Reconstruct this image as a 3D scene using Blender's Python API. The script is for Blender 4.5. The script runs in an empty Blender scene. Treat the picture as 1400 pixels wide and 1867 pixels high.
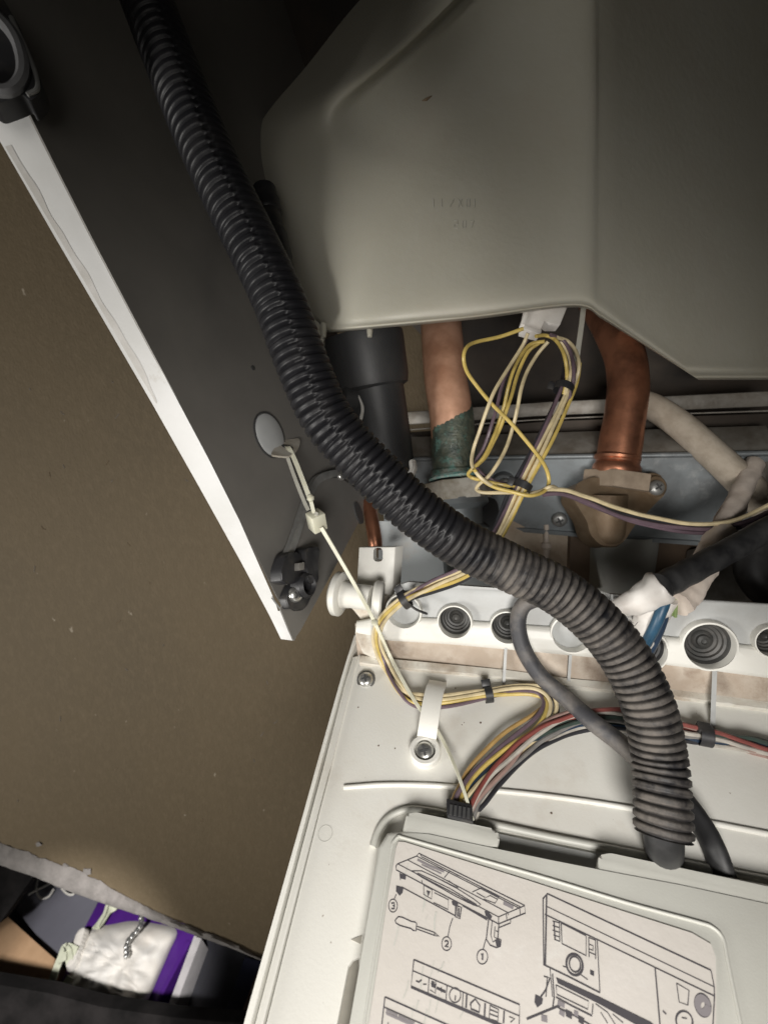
import bpy, bmesh, math, random
from mathutils import Vector, Matrix, noise

random.seed(7)
scene = bpy.context.scene
coll = scene.collection

# ------------------------------------------------------------------ camera
W, H, F = 1400.0, 1867.0, 850.0          # photograph size, focal length in its pixels
CX, CY = W / 2, H / 2
dn = Vector((291, 1734, 850)).normalized()          # plumb line, seen from the camera (right, down, forward)
rt = Vector((2875, 228, -850)); rt = (rt - dn * rt.dot(dn)).normalized()
WX, WZ = rt, -dn
WY = WZ.cross(WX)
CAM = Vector((0, 0, 0.94))
def cv(v): return Vector((v.dot(WX), v.dot(WY), v.dot(WZ)))
def ray(px, py): return cv(Vector((px - CX, py - CY, F)) / F)
def C(px, py, z): return CAM + ray(px, py) * z
R_, D_, F_ = cv(Vector((1, 0, 0))), cv(Vector((0, 1, 0))), cv(Vector((0, 0, 1)))

cam_data = bpy.data.cameras.new('camera'); cam = bpy.data.objects.new('camera', cam_data); coll.objects.link(cam)
cam.matrix_world = Matrix.Translation(CAM) @ Matrix((R_, -D_, -F_)).transposed().to_4x4()
cam_data.sensor_fit = 'HORIZONTAL'; cam_data.sensor_width = 36; cam_data.lens = 36 * F / W
cam_data.clip_start = 0.005; cam_data.clip_end = 50
cam_data.dof.use_dof = True; cam_data.dof.focus_distance = 0.25; cam_data.dof.aperture_fstop = 14
scene.camera = cam

# ------------------------------------------------------------------ world and light
world = bpy.data.worlds.new('World'); scene.world = world; world.use_nodes = True
bg = world.node_tree.nodes['Background']
bg.inputs[0].default_value = (1.0, 0.95, 0.88, 1); bg.inputs[1].default_value = 0.008

def aim(o, target):
    o.rotation_euler = (Vector(target) - o.location).to_track_quat('-Z', 'Y').to_euler()
def area_light(name, loc, target, size, power, col, size_y=None):
    l = bpy.data.lights.new(name, 'AREA'); l.energy = power; l.color = col; l.size = size
    if size_y: l.shape = 'RECTANGLE'; l.size_y = size_y
    o = bpy.data.objects.new(name, l); coll.objects.link(o); o.location = loc; aim(o, target)
    return o
def spot_light(name, loc, target, power, col, radius, angle, blend):
    l = bpy.data.lights.new(name, 'SPOT'); l.energy = power; l.color = col
    l.shadow_soft_size = radius; l.spot_size = math.radians(angle); l.spot_blend = blend
    o = bpy.data.objects.new(name, l); coll.objects.link(o); o.location = loc; aim(o, target)
    return o
# key light from the left, then three added fill lights without a visible source
def camp(r, d, f): return CAM + R_ * r + D_ * d + F_ * f
area_light('window_light', camp(-0.78, 0.36, -0.17), C(500, 1000, 0.35), 0.22, 6.5, (1.0, 0.97, 0.92))
area_light('rear_fill_light', camp(-0.05, 0.10, -0.60), C(760, 1150, 0.3), 0.40, 0.55, (1.0, 0.95, 0.86))  # weak fill added behind the camera to lift the tank
spot_light('panel_fill_spot', camp(0.0, 0.12, -0.20), C(815, 1370, 0.25), 9.8, (1.0, 0.965, 0.92), 0.08, 84, 1.0)  # spot added near the camera to brighten the panel, fading towards the top
spot_light('bag_fill_spot', camp(-0.20, 0.015, -0.10), C(205, 1768, 0.80), 58.0, (1.0, 0.97, 0.94), 0.03, 18, 0.3)  # narrow helper spot added to brighten the bag under the board

scene.view_settings.view_transform = 'Standard'; scene.view_settings.look = 'None'
scene.view_settings.exposure = 0.0; scene.view_settings.gamma = 1.0
scene.view_settings.use_curve_mapping = False
scene.render.engine = 'CYCLES'
scene.render.resolution_x = 767; scene.render.resolution_y = 1024

# ------------------------------------------------------------------ planes of the place
class Plane:
    def __init__(s, o, n, facing=True):
        s.o = o; s.n = n.normalized()
        if facing and s.n.dot(CAM - o) < 0: s.n = -s.n
    def pt(s, px, py, h=0.0):
        r = ray(px, py); t = (s.o + s.n * h - CAM).dot(s.n) / r.dot(s.n)
        return CAM + r * t
    def depth(s, px, py, h=0.0): return (s.pt(px, py, h) - CAM).dot(F_)
vx = cv(Vector((-2875, -228, 850))).normalized(); vd = cv(Vector((214, -662, 850))).normalized()
PANEL = Plane(C(900, 1350, 0.26), vx.cross(vd))
PN, PD, PX = PANEL.n, vd, -vx
def PP(px, py, h=0.0): return PANEL.pt(px, py, h)
sa, sb, sc = C(525, 1165, 0.30), C(0, 220, 0.19), C(660, 925, 0.40)
SIDE = Plane(sa, (sb - sa).cross(sc - sa))
def SP(px, py, h=0.0): return SIDE.pt(px, py, h)
WALL = Plane(C(300, 1000, 0.52), Vector((0, 1, 0)))
BACK = Plane(C(1000, 700, 0.47), Vector((0, 1, 0)))
BAR = Plane(C(1100, 900, 0.37), Vector((0, 1, 0.0)))
SHELF = Plane(Vector((0, 0, 0)), Vector((0, 0, 1)))
# tilted flange along the back of the control panel
fa, fb = PP(655, 1188), PP(1400, 1284)
fdir = (fb - fa).normalized(); fup = (PN * 0.85 + PD * 0.52).normalized()
FLAN = Plane(fa, fdir.cross(fup))

# ------------------------------------------------------------------ materials
def lin(c): return tuple(((v / 255) / 12.92 if v <= 10 else (((v / 255) + 0.055) / 1.055) ** 2.4) for v in c)
MATS = {}
def mat(name, c, rough=0.5, metal=0.0, c2=None, nscale=60, lo=0.4, hi=0.65, bump=0.0, bscale=400, rvar=0.0,
        speck=None, sscale=900, sthr=0.72, spec=0.5, stretch=None, detail=6, sub=0.0, coat=0.0, trans=0.0, c3=None, n3=25, lo3=0.55, hi3=0.7):
    m = bpy.data.materials.new(name); m.use_nodes = True; MATS[name] = m
    nt = m.node_tree; N = nt.nodes; L = nt.links
    b = N['Principled BSDF']
    b.inputs['Roughness'].default_value = rough; b.inputs['Metallic'].default_value = metal
    b.inputs['Specular IOR Level'].default_value = spec
    if coat: b.inputs['Coat Weight'].default_value = coat
    if trans: b.inputs['Transmission Weight'].default_value = trans
    if sub:
        b.inputs['Subsurface Weight'].default_value = sub
        b.inputs['Subsurface Radius'].default_value = (1, .9, .7); b.inputs['Subsurface Scale'].default_value = 0.004
    tc = N.new('ShaderNodeTexCoord'); co = tc.outputs['Object']
    if stretch:
        mp = N.new('ShaderNodeMapping'); mp.inputs['Scale'].default_value = stretch
        L.new(co, mp.inputs['Vector']); co = mp.outputs['Vector']
    def nz(scale, det=detail, rg=0.6):
        n = N.new('ShaderNodeTexNoise'); n.inputs['Scale'].default_value = scale; n.inputs['Detail'].default_value = det
        n.inputs['Roughness'].default_value = rg; L.new(co, n.inputs['Vector']); return n.outputs['Fac']
    def ramp(f, a, z):
        r = N.new('ShaderNodeMapRange'); r.inputs['From Min'].default_value = a; r.inputs['From Max'].default_value = z
        L.new(f, r.inputs['Value']); return r.outputs['Result']
    def mix(f, A, B):
        x = N.new('ShaderNodeMix'); x.data_type = 'RGBA'; L.new(f, x.inputs[0])
        for i, v in ((6, A), (7, B)):
            if isinstance(v, tuple): x.inputs[i].default_value = (*v, 1)
            else: L.new(v, x.inputs[i])
        return x.outputs[2]
    col = tuple(c)
    if c2 is None: c2 = tuple(v * 0.88 for v in c)
    col = mix(ramp(nz(nscale), lo, hi), col, tuple(c2))
    if c3: col = mix(ramp(nz(n3, 8, 0.7), lo3, hi3), col, tuple(c3))
    if speck: col = mix(ramp(nz(sscale, 2), sthr, sthr + 0.04), col, tuple(speck))
    L.new(col, b.inputs['Base Color'])
    if rvar:
        r = N.new('ShaderNodeMapRange'); r.inputs['To Min'].default_value = rough - rvar; r.inputs['To Max'].default_value = rough + rvar
        L.new(nz(nscale * 2.3), r.inputs['Value']); L.new(r.outputs['Result'], b.inputs['Roughness'])
    if bump:
        bp = N.new('ShaderNodeBump'); bp.inputs['Strength'].default_value = bump; bp.inputs['Distance'].default_value = 0.001
        L.new(nz(bscale, 4), bp.inputs['Height']); L.new(bp.outputs['Normal'], b.inputs['Normal'])
    return m

mat('white_plastic', (.73, .72, .67), .42, c2=(.68, .66, .60), nscale=18, lo=.45, hi=.75, bump=.08, bscale=700, rvar=.08, speck=(.40, .36, .31), sscale=420, sthr=.75, c3=(.56, .51, .44), n3=16, lo3=.56, hi3=.82)
mat('dusty_plastic', (.72, .70, .63), .6, c2=(.50, .42, .33), nscale=45, lo=.42, hi=.70, bump=.25, bscale=700, c3=(.28, .21, .15), n3=22, lo3=.55, hi3=.74)
mat('dirty_band', (.37, .30, .235), .7, c2=(.50, .44, .37), nscale=50, lo=.4, hi=.7, bump=.25, bscale=900, c3=(.20, .135, .09), n3=24, lo3=.54, hi3=.72)
mat('flange_plastic', (.43, .44, .435), .45, c2=(.37, .37, .355), nscale=35, bump=.06, bscale=800, speck=(.36, .32, .27), sscale=300, sthr=.74)
mat('cover_plastic', (.54, .54, .495), .45, c2=(.49, .485, .44), nscale=15, bump=.08, bscale=1200, rvar=.06)
mat('recess_plastic', (.40, .38, .33), .6, c2=(.30, .28, .24), nscale=40)  # darker copy of the panel plastic, recess shade put into the colour
mat('label_paper', (.63, .595, .55), .26, c2=(.67, .635, .595), nscale=30, lo=.45, hi=.75, c3=(.70, .68, .64), n3=60, lo3=.60, hi3=.75, stretch=(1, 1, .3), rvar=.1, coat=.5, bump=.25, bscale=90)
mat('ink', (.075, .07, .078), .5)
mat('ink_grey', (.26, .24, .25), .5)
mat('side_sheet', (.20, .19, .175), .46, metal=.2, c2=(.165, .157, .145), nscale=12, bump=.04, bscale=1500, rvar=.06)
mat('white_paint', (.80, .80, .79), .35, c2=(.74, .74, .72), nscale=25, c3=(.55, .52, .47), n3=28, lo3=.62, hi3=.72, bump=.03)
mat('grey_smear', (.64, .62, .58), .5, c2=(.74, .72, .69), nscale=90)
mat('knockout_grey', (.42, .43, .43), .5, c2=(.36, .37, .37), nscale=30)
mat('bracket_grey', (.16, .16, .165), .4, c2=(.10, .10, .10), nscale=60)
mat('zinc', (.40, .40, .39), .45, metal=.7, c2=(.28, .28, .27), nscale=90, rvar=.1, bump=.05)
mat('wall_board', (.116, .086, .048), .8, c2=(.098, .074, .043), nscale=5, lo=.3, hi=.7, bump=.7, bscale=420, stretch=(1, 1, .5), c3=(.134, .101, .060), n3=170, lo3=.46, hi3=.80, speck=(.26, .22, .165), sscale=120, sthr=.745)
mat('torn_core', (.20, .185, .175), .9, c2=(.14, .13, .122), nscale=60, bump=.6, bscale=300)
mat('hose', (.010, .010, .012), .40, spec=.35, c2=(.022, .021, .022), nscale=60, lo=.5, hi=.8, rvar=.08, bump=.1, bscale=1200)
mat('rubber', (.012, .012, .013), .55, c2=(.04, .04, .04), nscale=60, bump=.05)
mat('grommet_rubber', (.040, .040, .038), .5, c2=(.075, .07, .064), nscale=120, lo=.45, hi=.7, bump=.1)
mat('dusty_rubber', (.045, .045, .05), .6, c2=(.20, .18, .16), nscale=45, lo=.42, hi=.68, bump=.15)
mat('black_plastic', (.020, .020, .022), .45, c2=(.05, .045, .04), nscale=80, lo=.5, hi=.75, bump=.06)
mat('trap_plastic', (.028, .029, .031), .5, c2=(.055, .053, .05), nscale=30, lo=.5, hi=.8, bump=.08, bscale=500)
mat('tank_plastic', (.44, .425, .36), .42, c2=(.40, .38, .31), nscale=10, lo=.35, hi=.7, bump=.12, bscale=220, sub=.4, rvar=.06, c3=(.41, .37, .31), n3=8, lo3=.5, hi3=.8)
mat('copper', (.74, .43, .29), .36, metal=.35, c2=(.52, .27, .17), nscale=45, lo=.40, hi=.65, rvar=.1, bump=.06, bscale=500)
mat('copper_dark', (.46, .205, .12), .40, metal=.85, c2=(.24, .11, .068), nscale=50, lo=.40, hi=.65, rvar=.1, bump=.08, bscale=500)
mat('verdigris', (.105, .115, .085), .4, c2=(.045, .062, .052), nscale=130, lo=.4, hi=.6, c3=(.10, .20, .17), n3=110, lo3=.53, hi3=.64, bump=.9, bscale=260, speck=(.5, .55, .5), sscale=500, sthr=.72)
mat('verdigris_rim', (.16, .34, .31), .7, c2=(.42, .44, .40), nscale=200, bump=.8, bscale=400)
mat('bronze', (.155, .105, .062), .55, metal=.35, c2=(.21, .155, .10), nscale=70, bump=.15, bscale=900, rvar=.08)
mat('bronze_light', (.40, .32, .24), .55, metal=.25, c2=(.30, .235, .175), nscale=90, bump=.15)
mat('dusty_nut', (.56, .53, .47), .6, metal=.2, c2=(.30, .25, .18), nscale=70, bump=.2)
mat('bar_metal', (.215, .238, .25), .45, metal=.35, c2=(.165, .175, .18), nscale=40, bump=.08, bscale=400, rvar=.1, c3=(.30, .31, .31), n3=45, lo3=.58, hi3=.72)
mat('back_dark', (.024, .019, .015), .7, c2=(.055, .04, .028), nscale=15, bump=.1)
mat('rail_metal', (.25, .235, .21), .5, metal=.3, c2=(.16, .14, .115), nscale=60, bump=.25, bscale=300)
mat('beige_sheet', (.52, .44, .35), .6, c2=(.30, .22, .15), nscale=30, bump=.1)
mat('pale_blue_sheet', (.47, .50, .51), .5, c2=(.50, .44, .37), nscale=16, lo=.5, hi=.7)
mat('brown_strip', (.15, .105, .07), .6, c2=(.10, .07, .05), nscale=40)
mat('grey_tube', (.40, .41, .38), .5, c2=(.33, .32, .29), nscale=30)
mat('beige_sleeve', (.46, .40, .325), .8, c2=(.36, .305, .24), nscale=90, bump=.4, bscale=700)
mat('white_sleeve', (.68, .655, .62), .5, c2=(.58, .54, .50), nscale=60, bump=.1)
mat('pink_sleeve', (.66, .58, .51), .7, c2=(.56, .48, .41), nscale=60, bump=.2)
mat('nylon', (.68, .67, .54), .4, c2=(.62, .60, .47), nscale=80, sub=.2)
mat('nylon_grey', (.50, .49, .43), .4, sub=.1)
for nme, c in dict(cream=(.62, .52, .32), yellow=(.56, .42, .12), violet=(.13, .09, .11), black=(.025, .025, .03), red=(.22, .06, .05),
                   green=(.04, .06, .05), white=(.46, .43, .38), blue=(.025, .08, .14), navy=(.02, .04, .075), orange=(.42, .27, .10), pink=(.33, .22, .19), greenyellow=(.22, .30, .12), grey=(.20, .19, .18)).items():
    mat(nme + '_insulation', c, .42, c2=tuple(v * .75 for v in c), nscale=130, bump=.05)
mat('screw_steel', (.62, .62, .60), .3, metal=.85, c2=(.42, .41, .38), nscale=200)
mat('slot_dark', (.05, .05, .05), .6)
mat('canvas', (.76, .74, .70), .85, c2=(.70, .66, .60), nscale=20, bump=.35, bscale=500)
mat('cord', (.62, .64, .50), .8, c2=(.50, .52, .40), nscale=120, bump=.3)
mat('purple_gloss', (.075, .018, .20), .3, c2=(.045, .012, .12), nscale=8)
mat('purple_edge', (.55, .53, .54), .5)
mat('shelf_grey', (.16, .16, .19), .4, c2=(.13, .13, .155), nscale=6)
mat('slate', (.045, .046, .055), .4, c2=(.03, .03, .035), nscale=8)
mat('navy_cloth', (.012, .014, .035), .7)
mat('cardboard', (.56, .36, .21), .75, c2=(.48, .30, .17), nscale=30, bump=.2, bscale=400)
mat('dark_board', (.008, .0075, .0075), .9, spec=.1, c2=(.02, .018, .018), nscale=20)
mat('tan_board', (.26, .17, .12), .6)
mat('silver', (.70, .70, .68), .25, metal=.9)
mat('thread', (.78, .76, .70), .6)
mat('fluff', (.50, .47, .42), .95)
mat('clear_film', (.72, .73, .72), .2, trans=.55)

# dust along the hose is stored per vertex (more dust towards its lower end)
def dusty_hose():
    m = MATS['hose']; nt = m.node_tree; N = nt.nodes; L = nt.links; b = N['Principled BSDF']
    src = b.inputs['Base Color'].links[0].from_socket
    at = N.new('ShaderNodeAttribute'); at.attribute_name = 'dust'
    tc = N.new('ShaderNodeTexCoord'); n = N.new('ShaderNodeTexNoise'); n.inputs['Scale'].default_value = 70; n.inputs['Detail'].default_value = 8; n.inputs['Roughness'].default_value = .7
    L.new(tc.outputs['Object'], n.inputs['Vector'])
    r = N.new('ShaderNodeMapRange'); r.inputs['From Min'].default_value = .38; r.inputs['From Max'].default_value = .62; L.new(n.outputs['Fac'], r.inputs['Value'])
    mu = N.new('ShaderNodeMath'); mu.operation = 'MULTIPLY'; L.new(r.outputs['Result'], mu.inputs[0]); L.new(at.outputs['Fac'], mu.inputs[1])
    x = N.new('ShaderNodeMix'); x.data_type = 'RGBA'; L.new(mu.outputs[0], x.inputs[0]); L.new(src, x.inputs[6]); x.inputs[7].default_value = (.135, .120, .106, 1)
    L.new(x.outputs[2], b.inputs['Base Color'])
    ro = N.new('ShaderNodeMapRange'); ro.inputs['To Min'].default_value = .46; ro.inputs['To Max'].default_value = .8; L.new(mu.outputs[0], ro.inputs['Value'])
    for l in list(b.inputs['Roughness'].links): L.remove(l)
    L.new(ro.outputs['Result'], b.inputs['Roughness'])
dusty_hose()

# ------------------------------------------------------------------ mesh helpers
BASE = {}
def thing(name, label, cat, base, group=None):
    o = bpy.data.objects.new(name, None); coll.objects.link(o); o.location = base; o.empty_display_size = .01
    o['label'] = label; o['category'] = cat
    if group: o['group'] = group
    BASE[o] = Vector(base)
    return o
def obj(name, bm, m, parent=None, smooth=True, angle=40, label=None, base=None):
    """link bm (world coordinates) as one mesh object, child of parent"""
    bmesh.ops.recalc_face_normals(bm, faces=bm.faces)
    if parent is not None: org = BASE[parent]
    elif base is not None: org = Vector(base)
    else:
        lo = [min(v.co[i] for v in bm.verts) for i in range(3)]; hi = [max(v.co[i] for v in bm.verts) for i in range(3)]
        org = Vector(((lo[0] + hi[0]) / 2, (lo[1] + hi[1]) / 2, lo[2]))
    bmesh.ops.translate(bm, verts=bm.verts, vec=-org)
    for f in bm.faces: f.smooth = smooth
    if smooth:
        for e in bm.edges:
            if len(e.link_faces) == 2 and e.calc_face_angle(0) > math.radians(angle): e.smooth = False
    me = bpy.data.meshes.new(name); bm.to_mesh(me); bm.free()
    me.materials.append(MATS[m] if isinstance(m, str) else m)
    o = bpy.data.objects.new(name, me); coll.objects.link(o)
    BASE[o] = org
    if parent is not None: o.parent = parent
    else: o.location = org
    if label: o['label'] = label
    return o
def tag(o, label, cat, group=None):
    o['label'] = label; o['category'] = cat
    if group: o['group'] = group
    return o

def smooth_path(pts, per=8, closed=False):
    """Catmull-Rom through points"""
    P = [Vector(p) for p in pts]; out = []
    n = len(P)
    rng = n if closed else n - 1
    for i in range(rng):
        if closed: a, b, c, d = P[(i - 1) % n], P[i], P[(i + 1) % n], P[(i + 2) % n]
        else:
            b, c = P[i], P[i + 1]
            a = P[i - 1] if i > 0 else b * 2 - c
            d = P[i + 2] if i + 2 < n else c * 2 - b
        for k in range(per):
            t = k / per
            out.append(0.5 * ((2 * b) + (c - a) * t + (2 * a - 5 * b + 4 * c - d) * t * t + (3 * b - a - 3 * c + d) * t ** 3))
    if not closed: out.append(P[-1])
    return out
def resample(path, step):
    out = [path[0].copy()]; acc = 0.0
    for a, b in zip(path, path[1:]):
        l = (b - a).length
        if l < 1e-9: continue
        t = step - acc
        while t <= l:
            out.append(a.lerp(b, t / l)); t += step
        acc = l - (t - step)
    return out
def frames(path, up=None):
    n = len(path); T = []
    for i in range(n):
        T.append((path[min(i + 1, n - 1)] - path[max(i - 1, 0)]).normalized())
    u = up or Vector((0.3, 0.2, 0.9))
    u = (u - T[0] * u.dot(T[0])).normalized(); fr = []
    for t in T:
        u = (u - t * u.dot(t)).normalized(); fr.append((t, u, t.cross(u)))
    return fr
def add_tube(bm, path, r, n=10, caps=True, fr=None, flat=1.0):
    fr = fr or frames(path); rings = []
    for i, (p, (t, u, v)) in enumerate(zip(path, fr)):
        rr = r[i] if isinstance(r, (list, tuple)) else r
        rings.append([bm.verts.new(p + (u * math.cos(2 * math.pi * k / n) + v * math.sin(2 * math.pi * k / n) * flat) * rr) for k in range(n)])
    for a, b in zip(rings, rings[1:]):
        for k in range(n): bm.faces.new((a[k], a[(k + 1) % n], b[(k + 1) % n], b[k]))
    if caps: bm.faces.new(rings[0]); bm.faces.new(rings[-1][::-1])
    return bm
def tube(pts, r, n=10, per=8, flat=1.0, fr=None):
    bm = bmesh.new(); return add_tube(bm, smooth_path(pts, per), r, n, flat=flat)
def add_strip(bm, path, width, thick, wdir):
    """flat ribbon swept along path; wdir = direction of its width (vector or list)"""
    n = len(path); rings = []
    for i, p in enumerate(path):
        t = (path[min(i + 1, n - 1)] - path[max(i - 1, 0)]).normalized()
        w = wdir[i] if isinstance(wdir, list) else wdir
        w = (w - t * w.dot(t)).normalized(); m = t.cross(w)
        wd = width[i] if isinstance(width, (list, tuple)) else width
        rings.append([bm.verts.new(p + w * a * wd / 2 + m * b * thick / 2) for a, b in ((-1, -1), (1, -1), (1, 1), (-1, 1))])
    for a, b in zip(rings, rings[1:]):
        for k in range(4): bm.faces.new((a[k], a[(k + 1) % 4], b[(k + 1) % 4], b[k]))
    bm.faces.new(rings[0]); bm.faces.new(rings[-1][::-1])
    return bm
def add_slab(bm, top, nvec, t, bevel=0.0, seg=2):
    """polygon (world points) extruded by t against nvec"""
    a = [bm.verts.new(p) for p in top]; b = [bm.verts.new(p - nvec * t) for p in top]
    f = bm.faces.new(a); bm.faces.new(b[::-1]); n = len(a)
    for i in range(n): bm.faces.new((a[i], b[i], b[(i + 1) % n], a[(i + 1) % n]))
    if bevel:
        bmesh.ops.bevel(bm, geom=list(f.edges), offset=bevel, segments=seg, affect='EDGES', profile=.5, clamp_overlap=True)
    return bm
def slab(pl, pix, h, t, bevel=0.0, seg=2):
    bm = bmesh.new()
    return add_slab(bm, [pl.pt(x, y, h) for x, y in pix], pl.n, t, bevel, seg)
def rounded(pix, r, seg=6):
    """round the corners of a pixel polygon; r = radius or list"""
    out = []; n = len(pix)
    for i in range(n):
        p = Vector(pix[i]); a = Vector(pix[i - 1]); b = Vector(pix[(i + 1) % n])
        rr = r[i] if isinstance(r, (list, tuple)) else r
        if rr <= 0: out.append(tuple(p)); continue
        da = (a - p); db = (b - p)
        k = min(rr, da.length * .45, db.length * .45)
        p0 = p + da.normalized() * k; p1 = p + db.normalized() * k
        for s in range(seg + 1):
            t = s / seg
            q = p0 * (1 - t) ** 2 + p * 2 * t * (1 - t) + p1 * t * t
            out.append(tuple(q))
    return out
def ortho(ax, hint=None):
    ax = ax.normalized(); h = hint or (Vector((0, 0, 1)) if abs(ax.z) < .9 else Vector((1, 0, 0)))
    u = (h - ax * h.dot(ax)).normalized(); return u, ax.cross(u)
def add_lathe(bm, c, ax, prof, n=28, sx=1.0, hint=None, close=False):
    """prof = [(radius, height along ax)]; r=0 closes to a point"""
    ax = ax.normalized(); u, v = ortho(ax, hint); prev = None; first = None
    for (r, h) in prof:
        if r <= 1e-9: ring = [bm.verts.new(c + ax * h)]
        else: ring = [bm.verts.new(c + ax * h + (u * math.cos(2 * math.pi * k / n) * sx + v * math.sin(2 * math.pi * k / n)) * r) for k in range(n)]
        if first is None: first = ring
        if prev is not None:
            if len(prev) == 1 and len(ring) > 1:
                for k in range(n): bm.faces.new((prev[0], ring[k], ring[(k + 1) % n]))
            elif len(ring) == 1:
                for k in range(n): bm.faces.new((prev[k], ring[0], prev[(k + 1) % n]))
            else:
                for k in range(n): bm.faces.new((prev[k], ring[k], ring[(k + 1) % n], prev[(k + 1) % n]))
        prev = ring
    if close:
        for k in range(n): bm.faces.new((prev[k], first[k], first[(k + 1) % n], prev[(k + 1) % n]))
    return bm
def lathe(c, ax, prof, n=28, **k): return add_lathe(bmesh.new(), c, ax, prof, n, **k)
def add_box(bm, c, ax, ay, az, sx, sy, sz, bevel=0.0, seg=2):
    q = []
    tmp = bmesh.new()
    vs = [tmp.verts.new(c + ax * x * sx / 2 + ay * y * sy / 2 + az * z * sz / 2) for x in (-1, 1) for y in (-1, 1) for z in (-1, 1)]
    for f in ((0, 1, 3, 2), (4, 6, 7, 5), (0, 4, 5, 1), (2, 3, 7, 6), (0, 2, 6, 4), (1, 5, 7, 3)): tmp.faces.new([vs[i] for i in f])
    if bevel: bmesh.ops.bevel(tmp, geom=list(tmp.edges), offset=bevel, segments=seg, affect='EDGES', profile=.5)
    me = bpy.data.meshes.new('tmp'); tmp.to_mesh(me); tmp.free(); bm.from_mesh(me); bpy.data.meshes.remove(me)
    return bm
def box(c, ax, ay, az, sx, sy, sz, bevel=0.0, seg=2): return add_box(bmesh.new(), c, ax, ay, az, sx, sy, sz, bevel, seg)
def screw(parent, c, ax, r, name='screw', spin=.4, m='screw_steel', washer=0):
    ax = ax.normalized()
    s = obj(name, lathe(c, ax, [(0, -r * .3), (r * .98, -r * .3), (r, 0), (r * .9, r * .28), (r * .62, r * .46), (r * .3, r * .52), (0, r * .54)], 20), m, parent, angle=60)
    u, v = ortho(ax); a = u * math.cos(spin) + v * math.sin(spin); b = ax.cross(a)
    bm = bmesh.new(); add_box(bm, c + ax * r * .5, a, b, ax, r * 1.0, r * .22, r * .16); add_box(bm, c + ax * r * .503, b, a, ax, r * 1.0, r * .22, r * .16)
    obj('cross_slot', bm, 'slot_dark', s, smooth=False)
    if washer: obj('washer', lathe(c, ax, [(r * .9, -r * .3), (r * washer, -r * .3), (r * washer, -r * .1), (r * .9, -r * .1)], 24, close=True), m, s)
    return s
def boolean_cut(o, cutters):
    """subtract cutter meshes (bmesh, world coordinates) from object o"""
    me = bpy.data.meshes.new('cut'); bmc = bmesh.new()
    for c in cutters:
        m2 = bpy.data.meshes.new('t'); bmesh.ops.recalc_face_normals(c, faces=c.faces); c.to_mesh(m2); c.free(); bmc.from_mesh(m2); bpy.data.meshes.remove(m2)
    bmesh.ops.translate(bmc, verts=bmc.verts, vec=-BASE[o]); bmc.to_mesh(me); bmc.free()
    co = bpy.data.objects.new('cut', me); coll.objects.link(co)
    par = o.parent; o.parent = None; loc = o.location.copy(); o.location = (0, 0, 0)
    md = o.modifiers.new('b', 'BOOLEAN'); md.operation = 'DIFFERENCE'; md.solver = 'EXACT'; md.object = co
    dg = bpy.context.evaluated_depsgraph_get(); dg.update()
    new = bpy.data.meshes.new_from_object(o.evaluated_get(dg)); o.modifiers.clear(); o.data = new
    o.parent = par; o.location = loc
    bpy.data.objects.remove(co); bpy.data.meshes.remove(me)
def pxm(px, z): return px * z / F       # pixels at depth z to metres

# ================================================================== SETTING
WALL = Plane(C(50, 300, .45), (C(600, 1000, .52) - C(50, 300, .45)).cross(C(100, 1560, .58) - C(50, 300, .45)))
def lerp_line(line, x):
    for (x0, y0), (x1, y1) in zip(line, line[1:]):
        if x0 <= x <= x1: return y0 + (y1 - y0) * (x - x0) / (x1 - x0)
    return line[0][1] if x < line[0][0] else line[-1][1]
up_line = [(-260, 1440), (0, 1537), (50, 1556), (100, 1574), (115, 1578), (150, 1588), (160, 1597), (220, 1630), (280, 1660), (350, 1692), (420, 1716), (475, 1746), (640, 1815), (800, 1885)]
lo_line = [(-260, 1490), (0, 1578), (60, 1598), (100, 1615), (180, 1645), (250, 1668), (320, 1693), (360, 1708), (420, 1729), (475, 1752), (640, 1819), (800, 1890)]
board = thing('wall_board', 'brown fibrous wall board behind the casing with a torn grey lower edge', 'wall board', WALL.pt(200, 1640))
xs = [-260 + i * 6 for i in range(176)]
edge_up = [(x, lerp_line(up_line, x) + 5 * (noise.noise(Vector((x * .03, 3, 0)))) + 2.5 * noise.noise(Vector((x * .15, 7, 0)))) for x in xs]
bm = bmesh.new()
add_slab(bm, [WALL.pt(x, y) for x, y in [(790, 300), (600, -300), (-260, -300)] + edge_up], WALL.n, .010)
obj('sheet', bm, 'wall_board', board, smooth=False)
# torn core: curls forward below the sheet
bm = bmesh.new(); rows = []
for j, (t, h) in enumerate([(0, .0008), (.25, .0035), (.6, .006), (1, .0065), (1.02, -.008)]):
    row = []
    for i, (x, yu) in enumerate(edge_up):
        yl = lerp_line(lo_line, x)
        wob = (noise.noise(Vector((x * .05, j * 3.1, 2))) * 3 + noise.noise(Vector((x * .2, j * 2.1, 5))) * 1.6) * (1 if 0 < t < 1 else .5)
        y = yu + (yl - yu) * t + wob
        row.append(bm.verts.new(WALL.pt(x, y, h + noise.noise(Vector((x * .09, j * 5.0, 9))) * .0012)))
    rows.append(row)
for a, b in zip(rows, rows[1:]):
    for i in range(len(a) - 1): bm.faces.new((a[i], a[i + 1], b[i + 1], b[i]))
obj('torn_edge', bm, 'torn_core', board)
# tufts of torn paper on the edge and one loose fleck
for cx, cy, s in ((157, 1590, 11), (118, 1579, 6), (70, 1541, 6), (420, 1724, 4)):
    bm = bmesh.new(); ps = []
    for k in range(9):
        a = 2 * math.pi * k / 9; r = s * (.45 + .75 * random.random())
        ps.append(WALL.pt(cx + r * math.cos(a) * 1.1, cy + r * .7 * math.sin(a), .0010 + .001 * random.random()))
    add_slab(bm, ps, WALL.n, .0008)
    obj('paper_tuft', bm, 'torn_core', board)
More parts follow.
